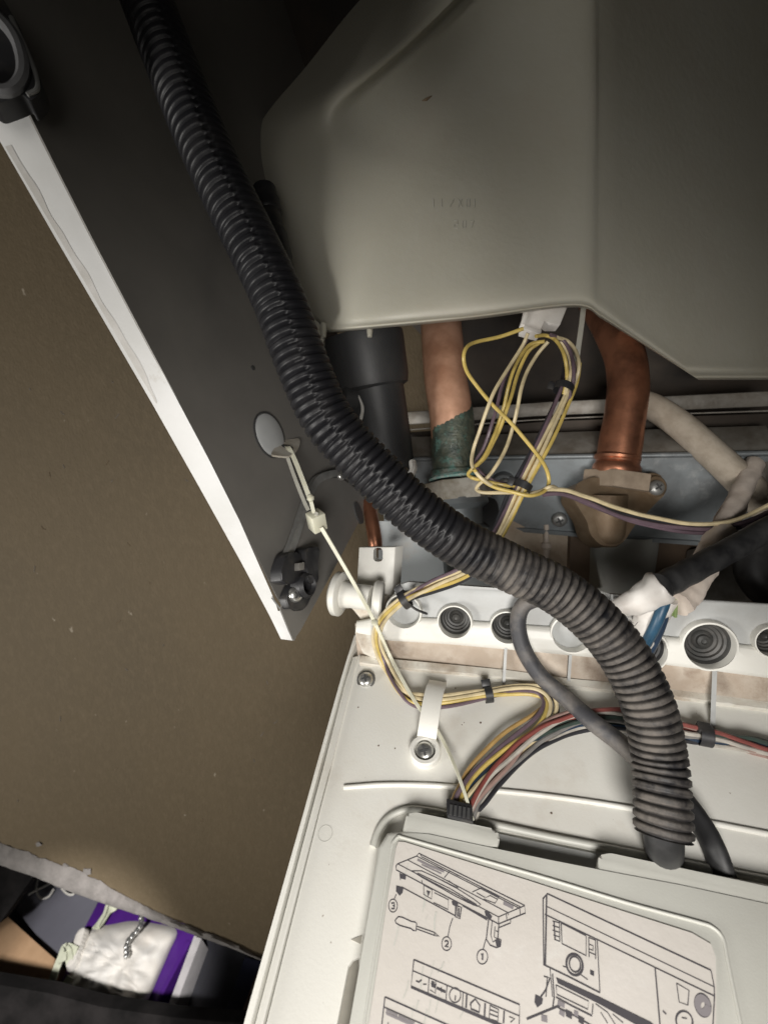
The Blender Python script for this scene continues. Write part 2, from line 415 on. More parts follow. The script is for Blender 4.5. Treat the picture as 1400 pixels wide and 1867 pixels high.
# thin scratches and fibres in the brown face
for k in range(26):
    x = random.uniform(20, 560); y = random.uniform(650, 1500)
    if x > 480 - (y - 1150) * .0 and y < 1150: x *= .6
    a = random.uniform(.6, 2.6); l = random.uniform(3, 11)
    pts = [WALL.pt(x + math.cos(a) * l * t, y + math.sin(a) * l * t + math.sin(t * 3) * 1.5, .0003) for t in (0, .5, 1)]
    obj('fibre', tube(pts, .00028, 5, 3), 'torn_core' if k % 3 else 'bronze', board)

o = obj('shelf', slab(SHELF, [(-700, 1480), (900, 1480), (1100, 2300), (-900, 2300)], 0, .02), 'slate', None, smooth=False); o['kind'] = 'structure'

# inside of the boiler casing: back plate
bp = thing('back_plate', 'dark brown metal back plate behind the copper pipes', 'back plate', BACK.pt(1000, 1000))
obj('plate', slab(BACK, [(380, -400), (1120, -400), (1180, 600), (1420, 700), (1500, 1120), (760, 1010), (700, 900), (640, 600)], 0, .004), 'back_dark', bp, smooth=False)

# ================================================================== CASING SIDE PANEL
side = thing('casing_side_panel', 'dark grey casing side panel with a white front edge', 'side panel', SP(527, 1165))
edgeR = [(-190, -250), (38, 175), (100, 299), (168, 433), (250, 589), (330, 739), (381, 835), (437, 947), (505, 1088), (545, 1150)]
sheet = obj('sheet', slab(SIDE, edgeR[::-1] + [(-190, -260), (430, -260), (560, 100), (600, 500), (640, 780), (668, 922), (640, 972), (602, 1042)], 0, .0012), 'side_sheet', side, smooth=False)
# white front flange, a folded strip facing the viewer
FL = Plane(SP(300, 680), (SP(50, 190) - SP(520, 1130)).cross(R_ * 1.0 + F_ * .25))
outer = [(-280, -250), (0, 257), (98, 428), (188, 582), (277, 735), (361, 884), (440, 1026), (490, 1120), (512, 1166)]
inner = [(535, 1169), (528, 1150), (514, 1112), (506, 1116), (502, 1098), (437, 950), (381, 838), (330, 742), (250, 592), (168, 436), (100, 302), (38, 178), (-190, -260)]
obj('front_flange', slab(FL, outer + inner, 0.0, .0015, .0004), 'white_paint', side)
bm = bmesh.new(); sm_l, sm_r = [], []
for i in range(41):
    t = i / 40; x = 6 + 276 * t; y = 266 + 470 * t; w = (11 + 7 * noise.noise(Vector((t * 9, 2, 0))) + 3 * noise.noise(Vector((t * 40, 5, 0)))) * min(1, (1 - t) * 8 + .15)
    sm_l.append(bm.verts.new(FL.pt(x + 3, y, .00012))); sm_r.append(bm.verts.new(FL.pt(x + 3 + max(1.5, w), y - 3, .00012)))
for i in range(40): bm.faces.new((sm_l[i], sm_l[i + 1], sm_r[i + 1], sm_r[i]))
obj('grey_smear', bm, 'grey_smear', side, label='grey worn smear along the white edge', smooth=False)
obj('corner_fold', slab(SIDE, [(497, 1090), (545, 1150), (537, 1168), (529, 1152), (512, 1110)], .001, .0015), 'zinc', side)
# return flange strip and lower bracket sheet
obj('bottom_return', slab(SIDE, [(535, 1168), (548, 1150), (605, 1045), (668, 925), (662, 900), (620, 870), (580, 875), (530, 1015), (522, 1075), (512, 1112)], .004, .001), 'side_sheet', side, smooth=False)
lip_px = smooth_path([Vector((516, 1030, 0)), Vector((535, 985, 0)), Vector((556, 920, 0)), Vector((572, 882, 0)), Vector((590, 868, 0)), Vector((618, 862, 0))], 6)
bm = add_strip(bmesh.new(), [SP(v.x, v.y, .006) for v in lip_px], .0055, .004, SIDE.n.cross(D_))
obj('folded_lip', bm, 'zinc', side)
# round knock-out and small hole
c = SP(492, 793, .001)
kn = obj('knockout_disc', lathe(c, SIDE.n, [(.0, .0022), (.0105, .0018), (.0124, .0008), (.0128, -.001)], 32, sx=1.15, hint=Vector((0, 0, 1))), 'knockout_grey', side, label='pale grey round knock-out disc')
obj('rim_shadow_ring', lathe(c, SIDE.n, [(.0129, -.0006), (.0137, -.0006), (.0137, .0004), (.0129, .0004)], 32, sx=1.15, hint=Vector((0, 0, 1)), close=True), 'slot_dark', side)  # dark ring painted as the shadow round the disc
obj('punched_hole', lathe(SP(462, 670, .0006), SIDE.n, [(0, 0), (.0016, 0), (.0018, -.0012)], 14), 'slot_dark', side)
obj('punched_hole', lathe(SP(655, 935, .0052), SIDE.n, [(0, 0), (.005, 0), (.0052, -.002)], 14, sx=2.0, hint=Vector((0, 0, 1))), 'slot_dark', side)
# ear with eyelet that the nylon tie runs through
tabc = C(519, 816, .312)
TAB = Plane(tabc, (SIDE.n * .35 - D_ * .8 - F_ * .35))
tb = obj('eyelet_ear', slab(TAB, rounded([(492, 829), (510, 803), (548, 798), (545, 818), (526, 833)], 8), 0, .0012), 'dusty_nut', side)
obj('eyelet_hole', lathe(TAB.pt(524, 814, .0003), TAB.n, [(0, 0), (.0026, 0), (.0028, -.001)], 16, sx=1.5, hint=R_), 'slot_dark', tb)
# moulded bracket at the top of the flange
BR = Plane(C(30, 90, .185), -F_ + R_ * .35)
bm = slab(BR, rounded([(-120, -120), (5, -5), (34, 45), (60, 110), (76, 150), (72, 170), (52, 186), (44, 168), (30, 176), (-10, 190), (-120, 120)], 8), 0, .010, .0012)
br = obj('moulded_bracket', bm, 'black_plastic', side)
bm = bmesh.new(); add_tube(bm, [BR.pt(v.x, v.y, .0012) for v in smooth_path([Vector((-60, 150, 0)), Vector((10, 165, 0)), Vector((40, 140, 0)), Vector((38, 95, 0)), Vector((15, 50, 0)), Vector((-40, 0, 0))], 6)], .0024, 8)
obj('bracket_rib', bm, 'bracket_grey', br)
bm = bmesh.new(); add_tube(bm, [BR.pt(v.x, v.y, .0008) for v in smooth_path([Vector((50, 172, 0)), Vector((68, 160, 0)), Vector((64, 130, 0)), Vector((46, 85, 0)), Vector((20, 30, 0))], 6)], .0009, 8)
obj('bracket_rib', bm, 'zinc', br)
# small chrome stud
screw(side, SP(622, 868, .012), SIDE.n, .0035)

# black latch clip with its screw
clip = thing('latch_clip', 'black plastic latch clip screwed to the bottom corner of the side panel', 'clip', SP(545, 1100))
parts = [([(513, 1040), (522, 1012), (535, 1004), (541, 1012), (556, 1006), (560, 1030), (548, 1060), (528, 1066), (514, 1062)], .012, .009),
         ([(558, 1003), (568, 995), (585, 1000), (580, 1025), (583, 1058), (573, 1066), (562, 1060), (560, 1030)], .016, .013),
         ([(530, 1072), (545, 1050), (566, 1052), (580, 1068), (570, 1082), (560, 1105), (548, 1116), (538, 1108), (527, 1112), (522, 1090)], .009, .006)]
for nm, (pix, h, t) in zip(('grip', 'wing', 'foot'), parts):
    obj(nm, slab(SIDE, rounded(pix, 5, 3), h, t, .0012), 'black_plastic', clip)
obj('collar', lathe(SP(545, 1068, .008), SIDE.n, [(.0045, 0), (.0085, 0), (.0085, .007), (.0065, .009), (.0045, .007)], 20, close=True), 'black_plastic', clip)
obj('grey_block', box(SP(546, 1033, .014), SIDE.n.cross(D_).normalized(), D_, SIDE.n, .006, .005, .004, .0006), 'side_sheet', clip)
screw(clip, SP(539, 1084, .0105), (SIDE.n - F_ * .5), .0052)

# ================================================================== PLASTIC TANK
tank = thing('plastic_tank', 'large beige grey moulded plastic tank above the copper pipes', 'tank', C(860, 590, .30))
rowsT = [  # per row: (px,py,z) for silhouette, chamfer, left edge, front, right edge, far right
    [(840, -200, .345), (985, -200, .295), (1015, -195, .303), (1040, -200, .298), (1085, -200, .292), (1090, -200, .2925), (1240, -205, .330), (1720, -215, .395)],
    [(655, 0, .345), (802, 2, .289), (838, 12, .300), (960, 0, .292), (1080, 0, .288), (1085, 0, .2885), (1240, 0, .325), (1720, -10, .39)],
    [(560, 118, .345), (690, 108, .289), (728, 122, .300), (900, 130, .289), (1075, 130, .285), (1080, 130, .2855), (1240, 130, .321), (1720, 130, .385)],
    [(482, 212, .345), (590, 186, .294), (645, 222, .299), (860, 240, .287), (1070, 240, .283), (1075, 240, .2835), (1240, 240, .319), (1720, 240, .38)],
    [(465, 268, .345), (530, 262, .312), (645, 300, .292), (860, 320, .285), (1067, 320, .281), (1072, 322, .2815), (1240, 330, .317), (1720, 340, .378)],
    [(478, 320, .342), (530, 345, .315), (650, 390, .288), (860, 410, .283), (1066, 400, .279), (1071, 402, .2795), (1240, 420, .315), (1720, 430, .375)],
    [(520, 440, .338), (565, 450, .312), (658, 475, .286), (860, 480, .281), (1064, 460, .277), (1069, 463, .2775), (1240, 530, .313), (1720, 545, .372)],
    [(556, 548, .335), (592, 558, .308), (665, 555, .284), (860, 535, .279), (1063, 512, .276), (1068, 516, .2765), (1240, 640, .312), (1720, 655, .370)],
    [(575, 585, .335), (604, 590, .308), (668, 586, .285), (860, 568, .281), (1062, 545, .277), (1068, 549, .2775), (1255, 676, .314), (1720, 680, .371)],
    [(590, 602, .338), (612, 603, .312), (672, 598, .290), (862, 580, .287), (1062, 557, .283), (1069, 560, .2835), (1272, 691, .318), (1720, 691, .374)],
    [(598, 606, .37), (618, 606, .36), (675, 600, .35), (865, 582, .35), (1064, 559, .35), (1070, 561, .35), (1275, 692, .37), (1720, 692, .45)]]
RP = Plane(C(1080, 0, .288), (C(1063, 512, .276) - C(1080, 0, .288)).cross(C(1240, 300, .3075) - C(1080, 0, .288)))   # right-hand face
def grid_mesh(rows, su, sv):
    """rows of world points, Catmull-Rom refined both ways"""
    R1 = [smooth_path(r[:6], su) + [r[5].lerp(r[6], t / 5) for t in (1, 2, 3, 4, 5)] + [r[6].lerp(r[7], t / 5) for t in (1, 2, 3, 4, 5)] for r in rows]
    cols = [smooth_path([r[i] for r in R1], sv) for i in range(len(R1[0]))]
    bm = bmesh.new(); V = [[bm.verts.new(p) for p in c] for c in cols]
    for a, b in zip(V, V[1:]):
        for i in range(len(a) - 1): bm.faces.new((a[i], a[i + 1], b[i + 1], b[i]))
    return bm
tank_rows = []
for k, r_ in enumerate(rowsT):
    h = {9: -.006, 10: -.06}.get(k, 0.0)
    y4, y6 = r_[4][1], r_[6][1]
    r_[4] = (r_[4][0] - 16, r_[4][1] + 1, r_[4][2] + .0004)
    right = [RP.pt(1098, y4 + (y6 - y4) * .17, h), RP.pt(r_[6][0], y6, h), RP.pt(1720, r_[7][1], h)]
    tank_rows.append([C(*p) for p in r_[:5]] + right)
obj('body', grid_mesh(tank_rows, 7, 6), 'tank_plastic', tank, angle=75)
# drip lugs under the rim
for x, y in ((590, 606), (674, 606)):
    obj('lug', lathe(C(x, y, .315), -D_, [(0, -.0035), (.0016, -.003), (.0022, .002), (.0022, .006)], 12), 'tank_plastic', tank)
obj('lug', slab(Plane(C(578, 605, .325), -F_), rounded([(566, 575), (592, 598), (590, 625), (583, 660), (572, 640), (560, 600)], 6), 0, .006, .001), 'tank_plastic', tank)
# shallow scar and faint moulded characters
def tank_pt(x, y, off=.0): return C(x, y, .2865 - (y - 300) * 2.6e-5 - (x - 860) * 2.0e-5 - off)
# (raised glyph strokes: read as "11/X01" and "207" in the plastic, mostly worn away)
G = {'1': [[(0, 0), (0, 1)]], '/': [[(.6, 0), (0, 1)]], 'X': [[(0, 0), (.6, 1)], [(.6, 0), (0, 1)]], '0': [[(0, 0), (.5, 0), (.5, 1), (0, 1), (0, 0)]], '2': [[(0, 0), (.5, 0), (.5, .5), (0, .5), (0, 1), (.5, 1)]], '7': [[(0, 0), (.5, 0), (.1, 1)]]}
def tank_text(s, x, y, w, h):
    for ch in s:
        bm = bmesh.new()
        for st in G[ch]: add_tube(bm, [tank_front(x + p[0] * w, y + p[1] * h) for p in st], .00022, 6)
        obj('moulded_character', bm, 'tank_plastic', tank)
        x += w * 1.25
def tank_front(x, y):
    # nearest tank surface along the ray
    deps = bpy.context.evaluated_depsgraph_get(); body = [c for c in tank.children if c.name.startswith('body')][0]
    r = ray(x, y); ok, loc, nor, idx = body.ray_cast(CAM - BASE[body], r.normalized())
    return (loc + BASE[body] - r.normalized() * .0001) if ok else C(x, y, .285)
tank_text('11/X01', 790, 362, 12, 15)
tank_text('207', 828, 402, 12, 13)
p = tank_front(778, 178)
bm = bmesh.new(); add_tube(bm, [tank_front(769, 183), tank_front(777, 181), tank_front(787, 174)], [.0002, .0011, .0003], 6); obj('scar', bm, 'bronze', tank)

# ================================================================== PIPES, BAR, FITTINGS
# left copper pipe with a corroded green foot
lp = thing('copper_pipe', 'thick copper pipe with a green corroded foot, left of the wire loops', 'copper pipe', C(828, 868, .372), 'copper pipes under the tank')
pathL = smooth_path([C(800, 540, .40), C(806, 620, .385), C(812, 690, .375), C(820, 740, .371), C(825, 790, .371), C(830, 868, .371)], 8)
bm = bmesh.new(); add_tube(bm, pathL, [.0165 + .0006 * min(1, i / 10) for i in range(len(pathL))], 28); obj('tube', bm, 'copper', lp)
pathS = smooth_path([C(817, 725, .372), C(822, 765, .371), C(827, 815, .371), C(830, 872, .371)], 40)
bm = bmesh.new()
fr = frames(pathS); rings = []
for i, (q, (t, u, v)) in enumerate(zip(pathS, fr)):
    ring = []; f = i / (len(pathS) - 1)
    for k in range(72):
        a = 2 * math.pi * k / 72; d = u * math.cos(a) + v * math.sin(a)
        e = f + .22 * d.dot(R_) - .30 + .14 * noise.noise((q + d * .02) * 55)      # crust thickens downwards, higher on the right
        rr = .0171 + max(-.0006, min(.0009, e * .006)) + .00012 * noise.noise((q + d * .02) * 200) + (.0010 if f > .9 else 0)
        ring.append(bm.verts.new(q + d * rr))
    rings.append(ring)
for a, b in zip(rings, rings[1:]):
    for k in range(72): bm.faces.new((a[k], a[(k + 1) % 72], b[(k + 1) % 72], b[k]))
obj('corroded_sleeve', bm, 'verdigris', lp, label='green corroded crust on the pipe foot', angle=80)
axL = (C(812, 700, .375) - C(830, 872, .371)).normalized()
obj('verdigris_rim', lathe(C(830, 872, .371), axL, [(.0165, 0), (.0205, -.0005), (.0212, .001), (.0195, .0028), (.0165, .003)], 40, close=True), 'verdigris_rim', lp)
# nut below it
def corner_rot(ax):
    u, v = ortho(ax); d = -F_; return math.atan2(d.dot(v), d.dot(u))
def prism(c, ax, r, h, n=6, rot=0.0, bev=.001, sx=1.0):
    u, v = ortho(ax); bm = bmesh.new()
    top = [c + ax.normalized() * h + (u * math.cos(rot + 2 * math.pi * k / n) * sx + v * math.sin(rot + 2 * math.pi * k / n)) * r for k in range(n)]
    return add_slab(bm, top, ax.normalized(), h, bev)
nutl = thing('pipe_union', 'dusty hexagonal pipe union below the green corroded pipe foot', 'pipe union', C(832, 1000, .39), 'unions at the pipe feet')
obj('hex_nut', prism(C(834, 912, .376), axL, .0275, .0155, 6, corner_rot(axL) + math.pi / 6, .0015), 'dusty_nut', nutl)
obj('union_body', lathe(C(834, 912, .376), -axL, [(.024, -.001), (.0245, .004), (.019, .008), (.0185, .02), (.023, .024), (.0235, .034), (.017, .038), (.0165, .06)], 28), 'bar_metal', nutl)
obj('flange_ear', slab(Plane(C(860, 950, .372), -F_ - D_ * .3), rounded([(800, 930), (905, 905), (915, 960), (880, 1000), (815, 985)], 14), 0, .006, .001), 'trap_plastic', nutl)

# right copper pipe
rp = thing('copper_pipe', 'bent reddish copper pipe with a flared foot, right of the wire loops', 'copper pipe', C(1123, 860, .36), 'copper pipes under the tank')
pathR = smooth_path([C(1085, 545, .42), C(1116, 598, .388), C(1138, 648, .370), C(1145, 700, .363), C(1140, 750, .361), C(1132, 800, .361), C(1127, 835, .361), C(1123, 862, .361)], 8)
rad = []
for i in range(len(pathR)):
    s = i / (len(pathR) - 1); rad.append(.0150 if s < .62 else .0150 + .0007 * min(1, (s - .62) / .1))
rad[0] = .0150
bm = bmesh.new(); add_tube(bm, pathR, rad, 28); obj('tube', bm, 'copper_dark', rp)
axR = (C(1132, 800, .361) - C(1123, 862, .361)).normalized()
obj('flared_collar', lathe(C(1123, 860, .3605), axR, [(.0145, -.002), (.0168, -.002), (.0176, .001), (.0172, .004), (.0158, .0062), (.0150, .0075)], 32), 'copper_dark', rp)
obj('pressed_ring', lathe(C(1125, 836, .361), axR, [(.0150, -.002), (.0166, -.0008), (.0168, .001), (.0152, .0028)], 32), 'copper_dark', rp)

fit = thing('pipe_union', 'brown bronze pipe union with a screwed ear under the bent copper pipe', 'pipe union', C(1108, 985, .385), 'unions at the pipe feet')
FT = Plane(C(1120, 900, .352), -F_ - D_ * .12)
obj('hex_nut', prism(C(1122, 893, .366), axR, .0265, .013, 6, corner_rot(axR) + math.pi / 6, .0014), 'bronze_light', fit)
obj('body', slab(FT, rounded([(1052, 880), (1085, 868), (1130, 893), (1165, 870), (1190, 860), (1215, 872), (1214, 900), (1195, 918), (1155, 960), (1140, 985), (1122, 997), (1095, 995), (1076, 975), (1070, 950), (1042, 905)], 10), 0, .024, .004, 3), 'bronze', fit)
obj('boss', lathe(FT.pt(1106, 930, -.006), (D_ + F_ * .1), [(.0142, -.012), (.0142, .018), (.0128, .0235), (.0085, .0275), (0, .029)], 28), 'bronze', fit)
ear = obj('ear', lathe(FT.pt(1196, 886, .0006), FT.n, [(0, .001), (.0072, .001), (.0085, -.0006), (.0088, -.012)], 24), 'bronze', fit)
screw(fit, FT.pt(1197, 889, .0028), FT.n, .0058, m='zinc')

bar = thing('manifold_bar', 'blue grey folded metal manifold bar behind the copper pipe unions', 'metal bar', BAR.pt(1000, 970))
BARF = Plane(C(1100, 900, .382), Vector((0, 1, -.12)))
obj('front_face', slab(BARF, [(700, 838), (1120, 830), (1420, 826), (1420, 1000), (1290, 988), (1090, 974), (900, 958), (700, 945)], 0, .003), 'bar_metal', bar, smooth=False)
bm = bmesh.new()
tl, tr_ = BARF.pt(700, 838), BARF.pt(1420, 826); back = Vector((0, .028, .012))
add_slab(bm, [tl, tr_, tr_ + back, tl + back], Vector((0, 0, 1)), .002, .0006); obj('top_fold', bm, 'rail_metal', bar)
bm = bmesh.new(); add_tube(bm, [tl, tl.lerp(tr_, .5), tr_], .0022, 10); obj('rolled_edge', bm, 'bar_metal', bar)
screw(bar, BARF.pt(1020, 948, .0035), BARF.n, .0064, m='zinc')
b0 = obj('bolt_boss', lathe(BARF.pt(918, 880, .0008), BARF.n, [(0, .006), (.0085, .006), (.010, .004), (.0102, -.002)], 24), 'bar_metal', bar)
screw(bar, BARF.pt(921, 884, .0085), BARF.n, .006, m='zinc')
obj('lower_fold', slab(BARF, [(700, 946), (900, 959), (1090, 975), (1290, 989), (1420, 1001), (1420, 1008), (1290, 996), (1090, 982), (900, 966), (700, 953)], .003, .006), 'bar_metal', bar, smooth=False)

rail = thing('back_rail', 'thin grey metal rail running behind both copper pipes', 'rail', BACK.pt(900, 780))
RL = Plane(C(1000, 740, .415), Vector((0, 1, -.25)))
obj('upper_band', slab(RL, [(730, 752), (1000, 733), (1420, 712), (1420, 740), (1000, 757), (730, 775)], .002, .004, .0008), 'rail_metal', rail)
obj('lower_band', slab(RL, [(730, 790), (1000, 768), (1420, 752), (1420, 796), (1000, 798), (730, 812)], 0, .004, .0008), 'back_dark', rail)
obj('bead', tube([RL.pt(730, 785, .001), RL.pt(1000, 764, .001), RL.pt(1420, 748, .001)], .0007, 6), 'rail_metal', rail)

# black trap bottle behind the hose
trap = thing('condensate_trap', 'black cylindrical plastic trap between the ribbed hose and the left copper pipe', 'trap', C(700, 875, .37))
axT = (C(662, 610, .345) - C(705, 870, .365)).normalized(); ct = C(663, 615, .345)
obj('cup', lathe(ct, -axT, [(.0265, .004), (.0275, -.0012), (.0292, -.001), (.0295, .002), (.0288, .030), (.0275, .036), (.0205, .040)], 40), 'trap_plastic', trap)
obj('inner_wall', lathe(ct, -axT, [(.0262, .002), (.0255, .02), (0, .021)], 32), 'black_plastic', trap)
obj('barrel', lathe(C(690, 745, .352), -axT, [(.0215, -.02), (.0212, .02), (.0202, .05), (.0195, .06), (.012, .064)], 36), 'trap_plastic', trap)
bm = bmesh.new(); add_tube(bm, smooth_path([C(722, 880, .338), C(741, 872, .335), C(753, 858, .337), C(752, 842, .342)], 6), .0028, 8); obj('clip_ring', bm, 'grey_smear', trap)
obj('spigot', lathe(C(652, 725, .345), (-R_ - F_ * .4), [(.012, -.01), (.0115, .012), (.009, .013), (.009, .002)], 24), 'trap_plastic', trap)
obj('rib_edge', tube([C(646, 712, .335), C(656, 725, .334), C(661, 745, .334), C(658, 765, .336)], .0012, 6), 'grey_smear', trap)

# dark box behind the right-hand sleeve, seen only as dark shapes
bm = bmesh.new(); add_tube(bm, smooth_path([C(1440, 1100, .33), C(1392, 1072, .335), C(1372, 1030, .34), C(1400, 985, .345), C(1450, 960, .35)], 8), .012, 14)
tag(obj('dark_hose', bm, 'rubber'), 'dark rubber hose bend at the right edge beside the white flange', 'hose')
bm = bmesh.new(); add_tube(bm, smooth_path([C(1440, 790, .36), C(1402, 822, .352), C(1385, 860, .347), C(1396, 905, .345), C(1440, 930, .345)], 8), .009, 14)
tag(obj('dusty_elbow', bm, 'rail_metal'), 'dusty grey metal elbow at the right edge above the beige sleeve', 'elbow')

# sheets below the bar
o = tag(obj('pale_sheet', slab(Plane(C(790, 1000, .40), -F_ - D_ * .2), [(690, 950), (900, 958), (905, 1090), (735, 1085), (690, 1060)], 0, .002), 'pale_blue_sheet', smooth=False), 'pale blue grey sheet behind the slotted hinge bracket', 'metal sheet')
cb = thing('rear_casing', 'beige rear casing with a thin white pin below the grey metal bar', 'casing', C(990, 1080, .41))
RC = Plane(C(990, 1020, .405), -F_ - D_ * .25)
obj('beige_face', slab(RC, [(895, 940), (1046, 955), (1046, 1085), (895, 1075)], 0, .003), 'beige_sheet', cb, smooth=False)
obj('brown_post', slab(RC, [(1040, 965), (1078, 968), (1074, 1085), (1036, 1085)], .006, .008, .001), 'brown_strip', cb)
obj('grey_boss', lathe(RC.pt(1132, 1010, -.004), (D_ * .96 + F_ * .25), [(.0275, -.022), (.0275, .03), (.024, .034), (0, .034)], 32), 'grey_tube', cb)
obj('dark_recess', slab(RC, [(1185, 965), (1420, 985), (1420, 1110), (1180, 1090)], -.012, .003), 'brown_strip', cb, smooth=False)
obj('olive_box', slab(RC, [(1268, 1000), (1372, 1000), (1380, 1095), (1255, 1090)], .002, .012, .001), 'rail_metal', cb)
bm = bmesh.new(); add_lathe(bm, RC.pt(996, 965, .005), D_, [(.0022, -.004), (.0022, .011), (.0042, .0125), (.0044, .016), (.0026, .018), (.0024, .034), (0, .035)], 14); obj('pin', bm, 'pink_sleeve', cb)
tag(obj('thin_copper_pipe', tube([C(672, 915, .40), C(678, 950, .39), C(683, 980, .385), C(685, 1002, .385)], .0058, 16), 'copper_dark'), 'thin copper pipe rising behind the slotted hinge bracket', 'copper pipe')

# ================================================================== CONTROL PANEL (hinged down)
panel = thing('control_panel', 'off white plastic control panel hinged down, with cable holes and printed cover', 'control panel', PP(900, 1700, -.004))
plate = obj('base_plate', slab(PANEL, [(655, 1190), (1030, 1238), (1620, 1312), (1620, 2050), (440, 2050), (491, 1846), (583, 1480), (604, 1400), (640, 1250)], 0, .003), 'white_plastic', panel, smooth=False)
boolean_cut(plate, [slab(PANEL, [(652, 1742), (640, 1747), (632, 1758), (606, 1890), (560, 2060), (620, 2060), (640, 1880), (652, 1790)], .004, .012)])
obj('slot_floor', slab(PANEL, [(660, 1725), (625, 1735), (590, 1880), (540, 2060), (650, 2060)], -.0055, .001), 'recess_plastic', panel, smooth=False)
# left rim: outer wall, groove, inner strip
obj('outer_rim', slab(PANEL, [(646, 1157), (653, 1162), (637, 1200), (583, 1400), (561, 1480), (463, 1846), (408, 2050), (395, 2050), (450, 1846), (554, 1480), (576, 1400), (618, 1250), (633, 1200)], .0035, .010, .0006), 'white_plastic', panel)
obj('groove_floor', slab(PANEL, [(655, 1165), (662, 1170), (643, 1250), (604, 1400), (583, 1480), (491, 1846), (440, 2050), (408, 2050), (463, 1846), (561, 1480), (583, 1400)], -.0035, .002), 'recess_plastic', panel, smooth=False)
obj('inner_strip', slab(PANEL, [(652, 1196), (640, 1250), (603, 1398), (598, 1412), (580, 1480), (485, 1846), (436, 2040), (420, 2040), (471, 1846), (568, 1480), (589, 1402), (628, 1250), (643, 1198)], .0012, .006, .0004), 'white_plastic', panel)
# rail at the back: flange, lip, dirty band, ledge
F3 = [(722, 1068), (745, 1061), (900, 1072), (1100, 1083), (1290, 1096), (1620, 1116)]
F2 = [(650, 1133), (704, 1124), (800, 1127), (957, 1139), (1090, 1148), (1214, 1160), (1336, 1173), (1620, 1204)]
F1 = [(648, 1160), (714, 1168), (814, 1174), (925, 1184), (1043, 1195), (1214, 1212), (1400, 1236), (1620, 1262)]
F0 = [(652, 1197), (714, 1204), (814, 1213), (925, 1224), (1043, 1240), (1214, 1256), (1400, 1282), (1620, 1310)]
flange = obj('flange', slab(FLAN, F3 + [(x, y + 16) for x, y in F2[::-1][:-1]], 0, .003, .0005), 'flange_plastic', panel)
# lip is a rounded bar: loft of sections
def loft(rows_):
    bm = bmesh.new(); V = [[bm.verts.new(p) for p in r] for r in rows_]
    for a, b in zip(V, V[1:]):
        for i in range(len(a) - 1): bm.faces.new((a[i], a[i + 1], b[i + 1], b[i]))
    for k in (0, -1):
        bm.faces.new([r[k] for r in V])
    bm.faces.new([v for v in V[0]] + [v for v in V[-1]][::-1]) if False else None
    for i in range(len(V[0]) - 1): bm.faces.new((V[-1][i], V[-1][i + 1], V[0][i + 1], V[0][i]))
    return bm
def row(line, h, dy=0): return [FLAN.pt(x, y + dy, h) for x, y in line]
mid21 = [((a[0] + b[0]) / 2, (a[1] + b[1]) / 2) for a, b in zip(F2, F1)]
lip = obj('lip', loft([row(F2, -.006, -1), row(F2, .0010, 0), row(F2, .0026, 3), row(F2, .0042, 9), row(mid21, .0052), row(F1, .0052, -6), row(F1, .0040), row(F1, -.006, 2)]), 'white_plastic', panel, angle=50)
band = obj('dirty_band', loft([row(F1, .0018, -3), row(F0, .0022, -3), row(F0, .0022, 3), row(F0, -.006, 3), row(F1, -.006, -3)]), 'dirty_band', panel, angle=50, label='dust stained band below the lip')
ledge_n = 40
bm = bmesh.new(); topl = []; botl = []
for i in range(ledge_n * 2 + 1):
    x = 655 + i * (1620 - 655) / (ledge_n * 2); y = lerp_line(F0, x)
    topl.append((x, y - 2)); botl.append((x, y + 11 + 2.2 * noise.noise(Vector((x * .06, 1, 0)))))
add_slab(bm, [PP(x, y, .0032) for x, y in topl + botl[::-1]], PN, .004, .0006); obj('ledge', bm, 'dusty_plastic', panel)
# holes with rubber grommets
HOLES = [(738, 1112, 30, 0), (830, 1131, 28.5, 1), (925, 1141, 28, 1), (1040, 1152, 33, 0), (1172, 1182, 36, 2), (1288, 1174, 41, 1), (1402, 1166, 27, 1)]
cutA, cutB, cutC = [], [], []
for x, y, r, k in HOLES:
    c = FLAN.pt(x, y, 0); R = pxm(r, FLAN.depth(x, y))
    for L_ in (cutA, cutB, cutC): L_.append(lathe(c, FLAN.n, [(0, -.02), (R, -.02), (R, .02), (0, .02)], 40))
boolean_cut(flange, cutA); boolean_cut(lip, cutB); boolean_cut(band, cutC)
for i, (x, y, r, k) in enumerate(HOLES):
    c = FLAN.pt(x, y, 0); R = pxm(r, FLAN.depth(x, y))
    g = obj('grommet_ring', lathe(c, FLAN.n, [(R * .985, -.006), (R * .985, .0040), (R * 1.02, .0050), (R * 1.09, .0049), (R * 1.13, .0040), (R * 1.14, -.0024)], 48), 'white_plastic', panel)
    if k == 0:
        obj('blank_web', lathe(c, FLAN.n, [(0, .0008), (R * .4, .0004), (R * .8, -.0012), (R * .99, -.0025)], 40), 'flange_plastic', g)
    else:
        pr = [(R * .99, -.0012), (R * .93, -.002), (R * .88, -.0032), (R * .78, -.0036), (R * .74, -.0050), (R * .62, -.0054), (R * .58, -.0064), (R * .46, -.0066), (R * .40, -.0056), (R * .30, -.0050), (R * .26, -.0036), (R * .14, -.0028), (R * .10, -.0036), (0, -.0038)]
        obj('rubber_membrane', lathe(c, FLAN.n, pr, 40), 'grommet_rubber' if k == 1 else 'rubber', g)
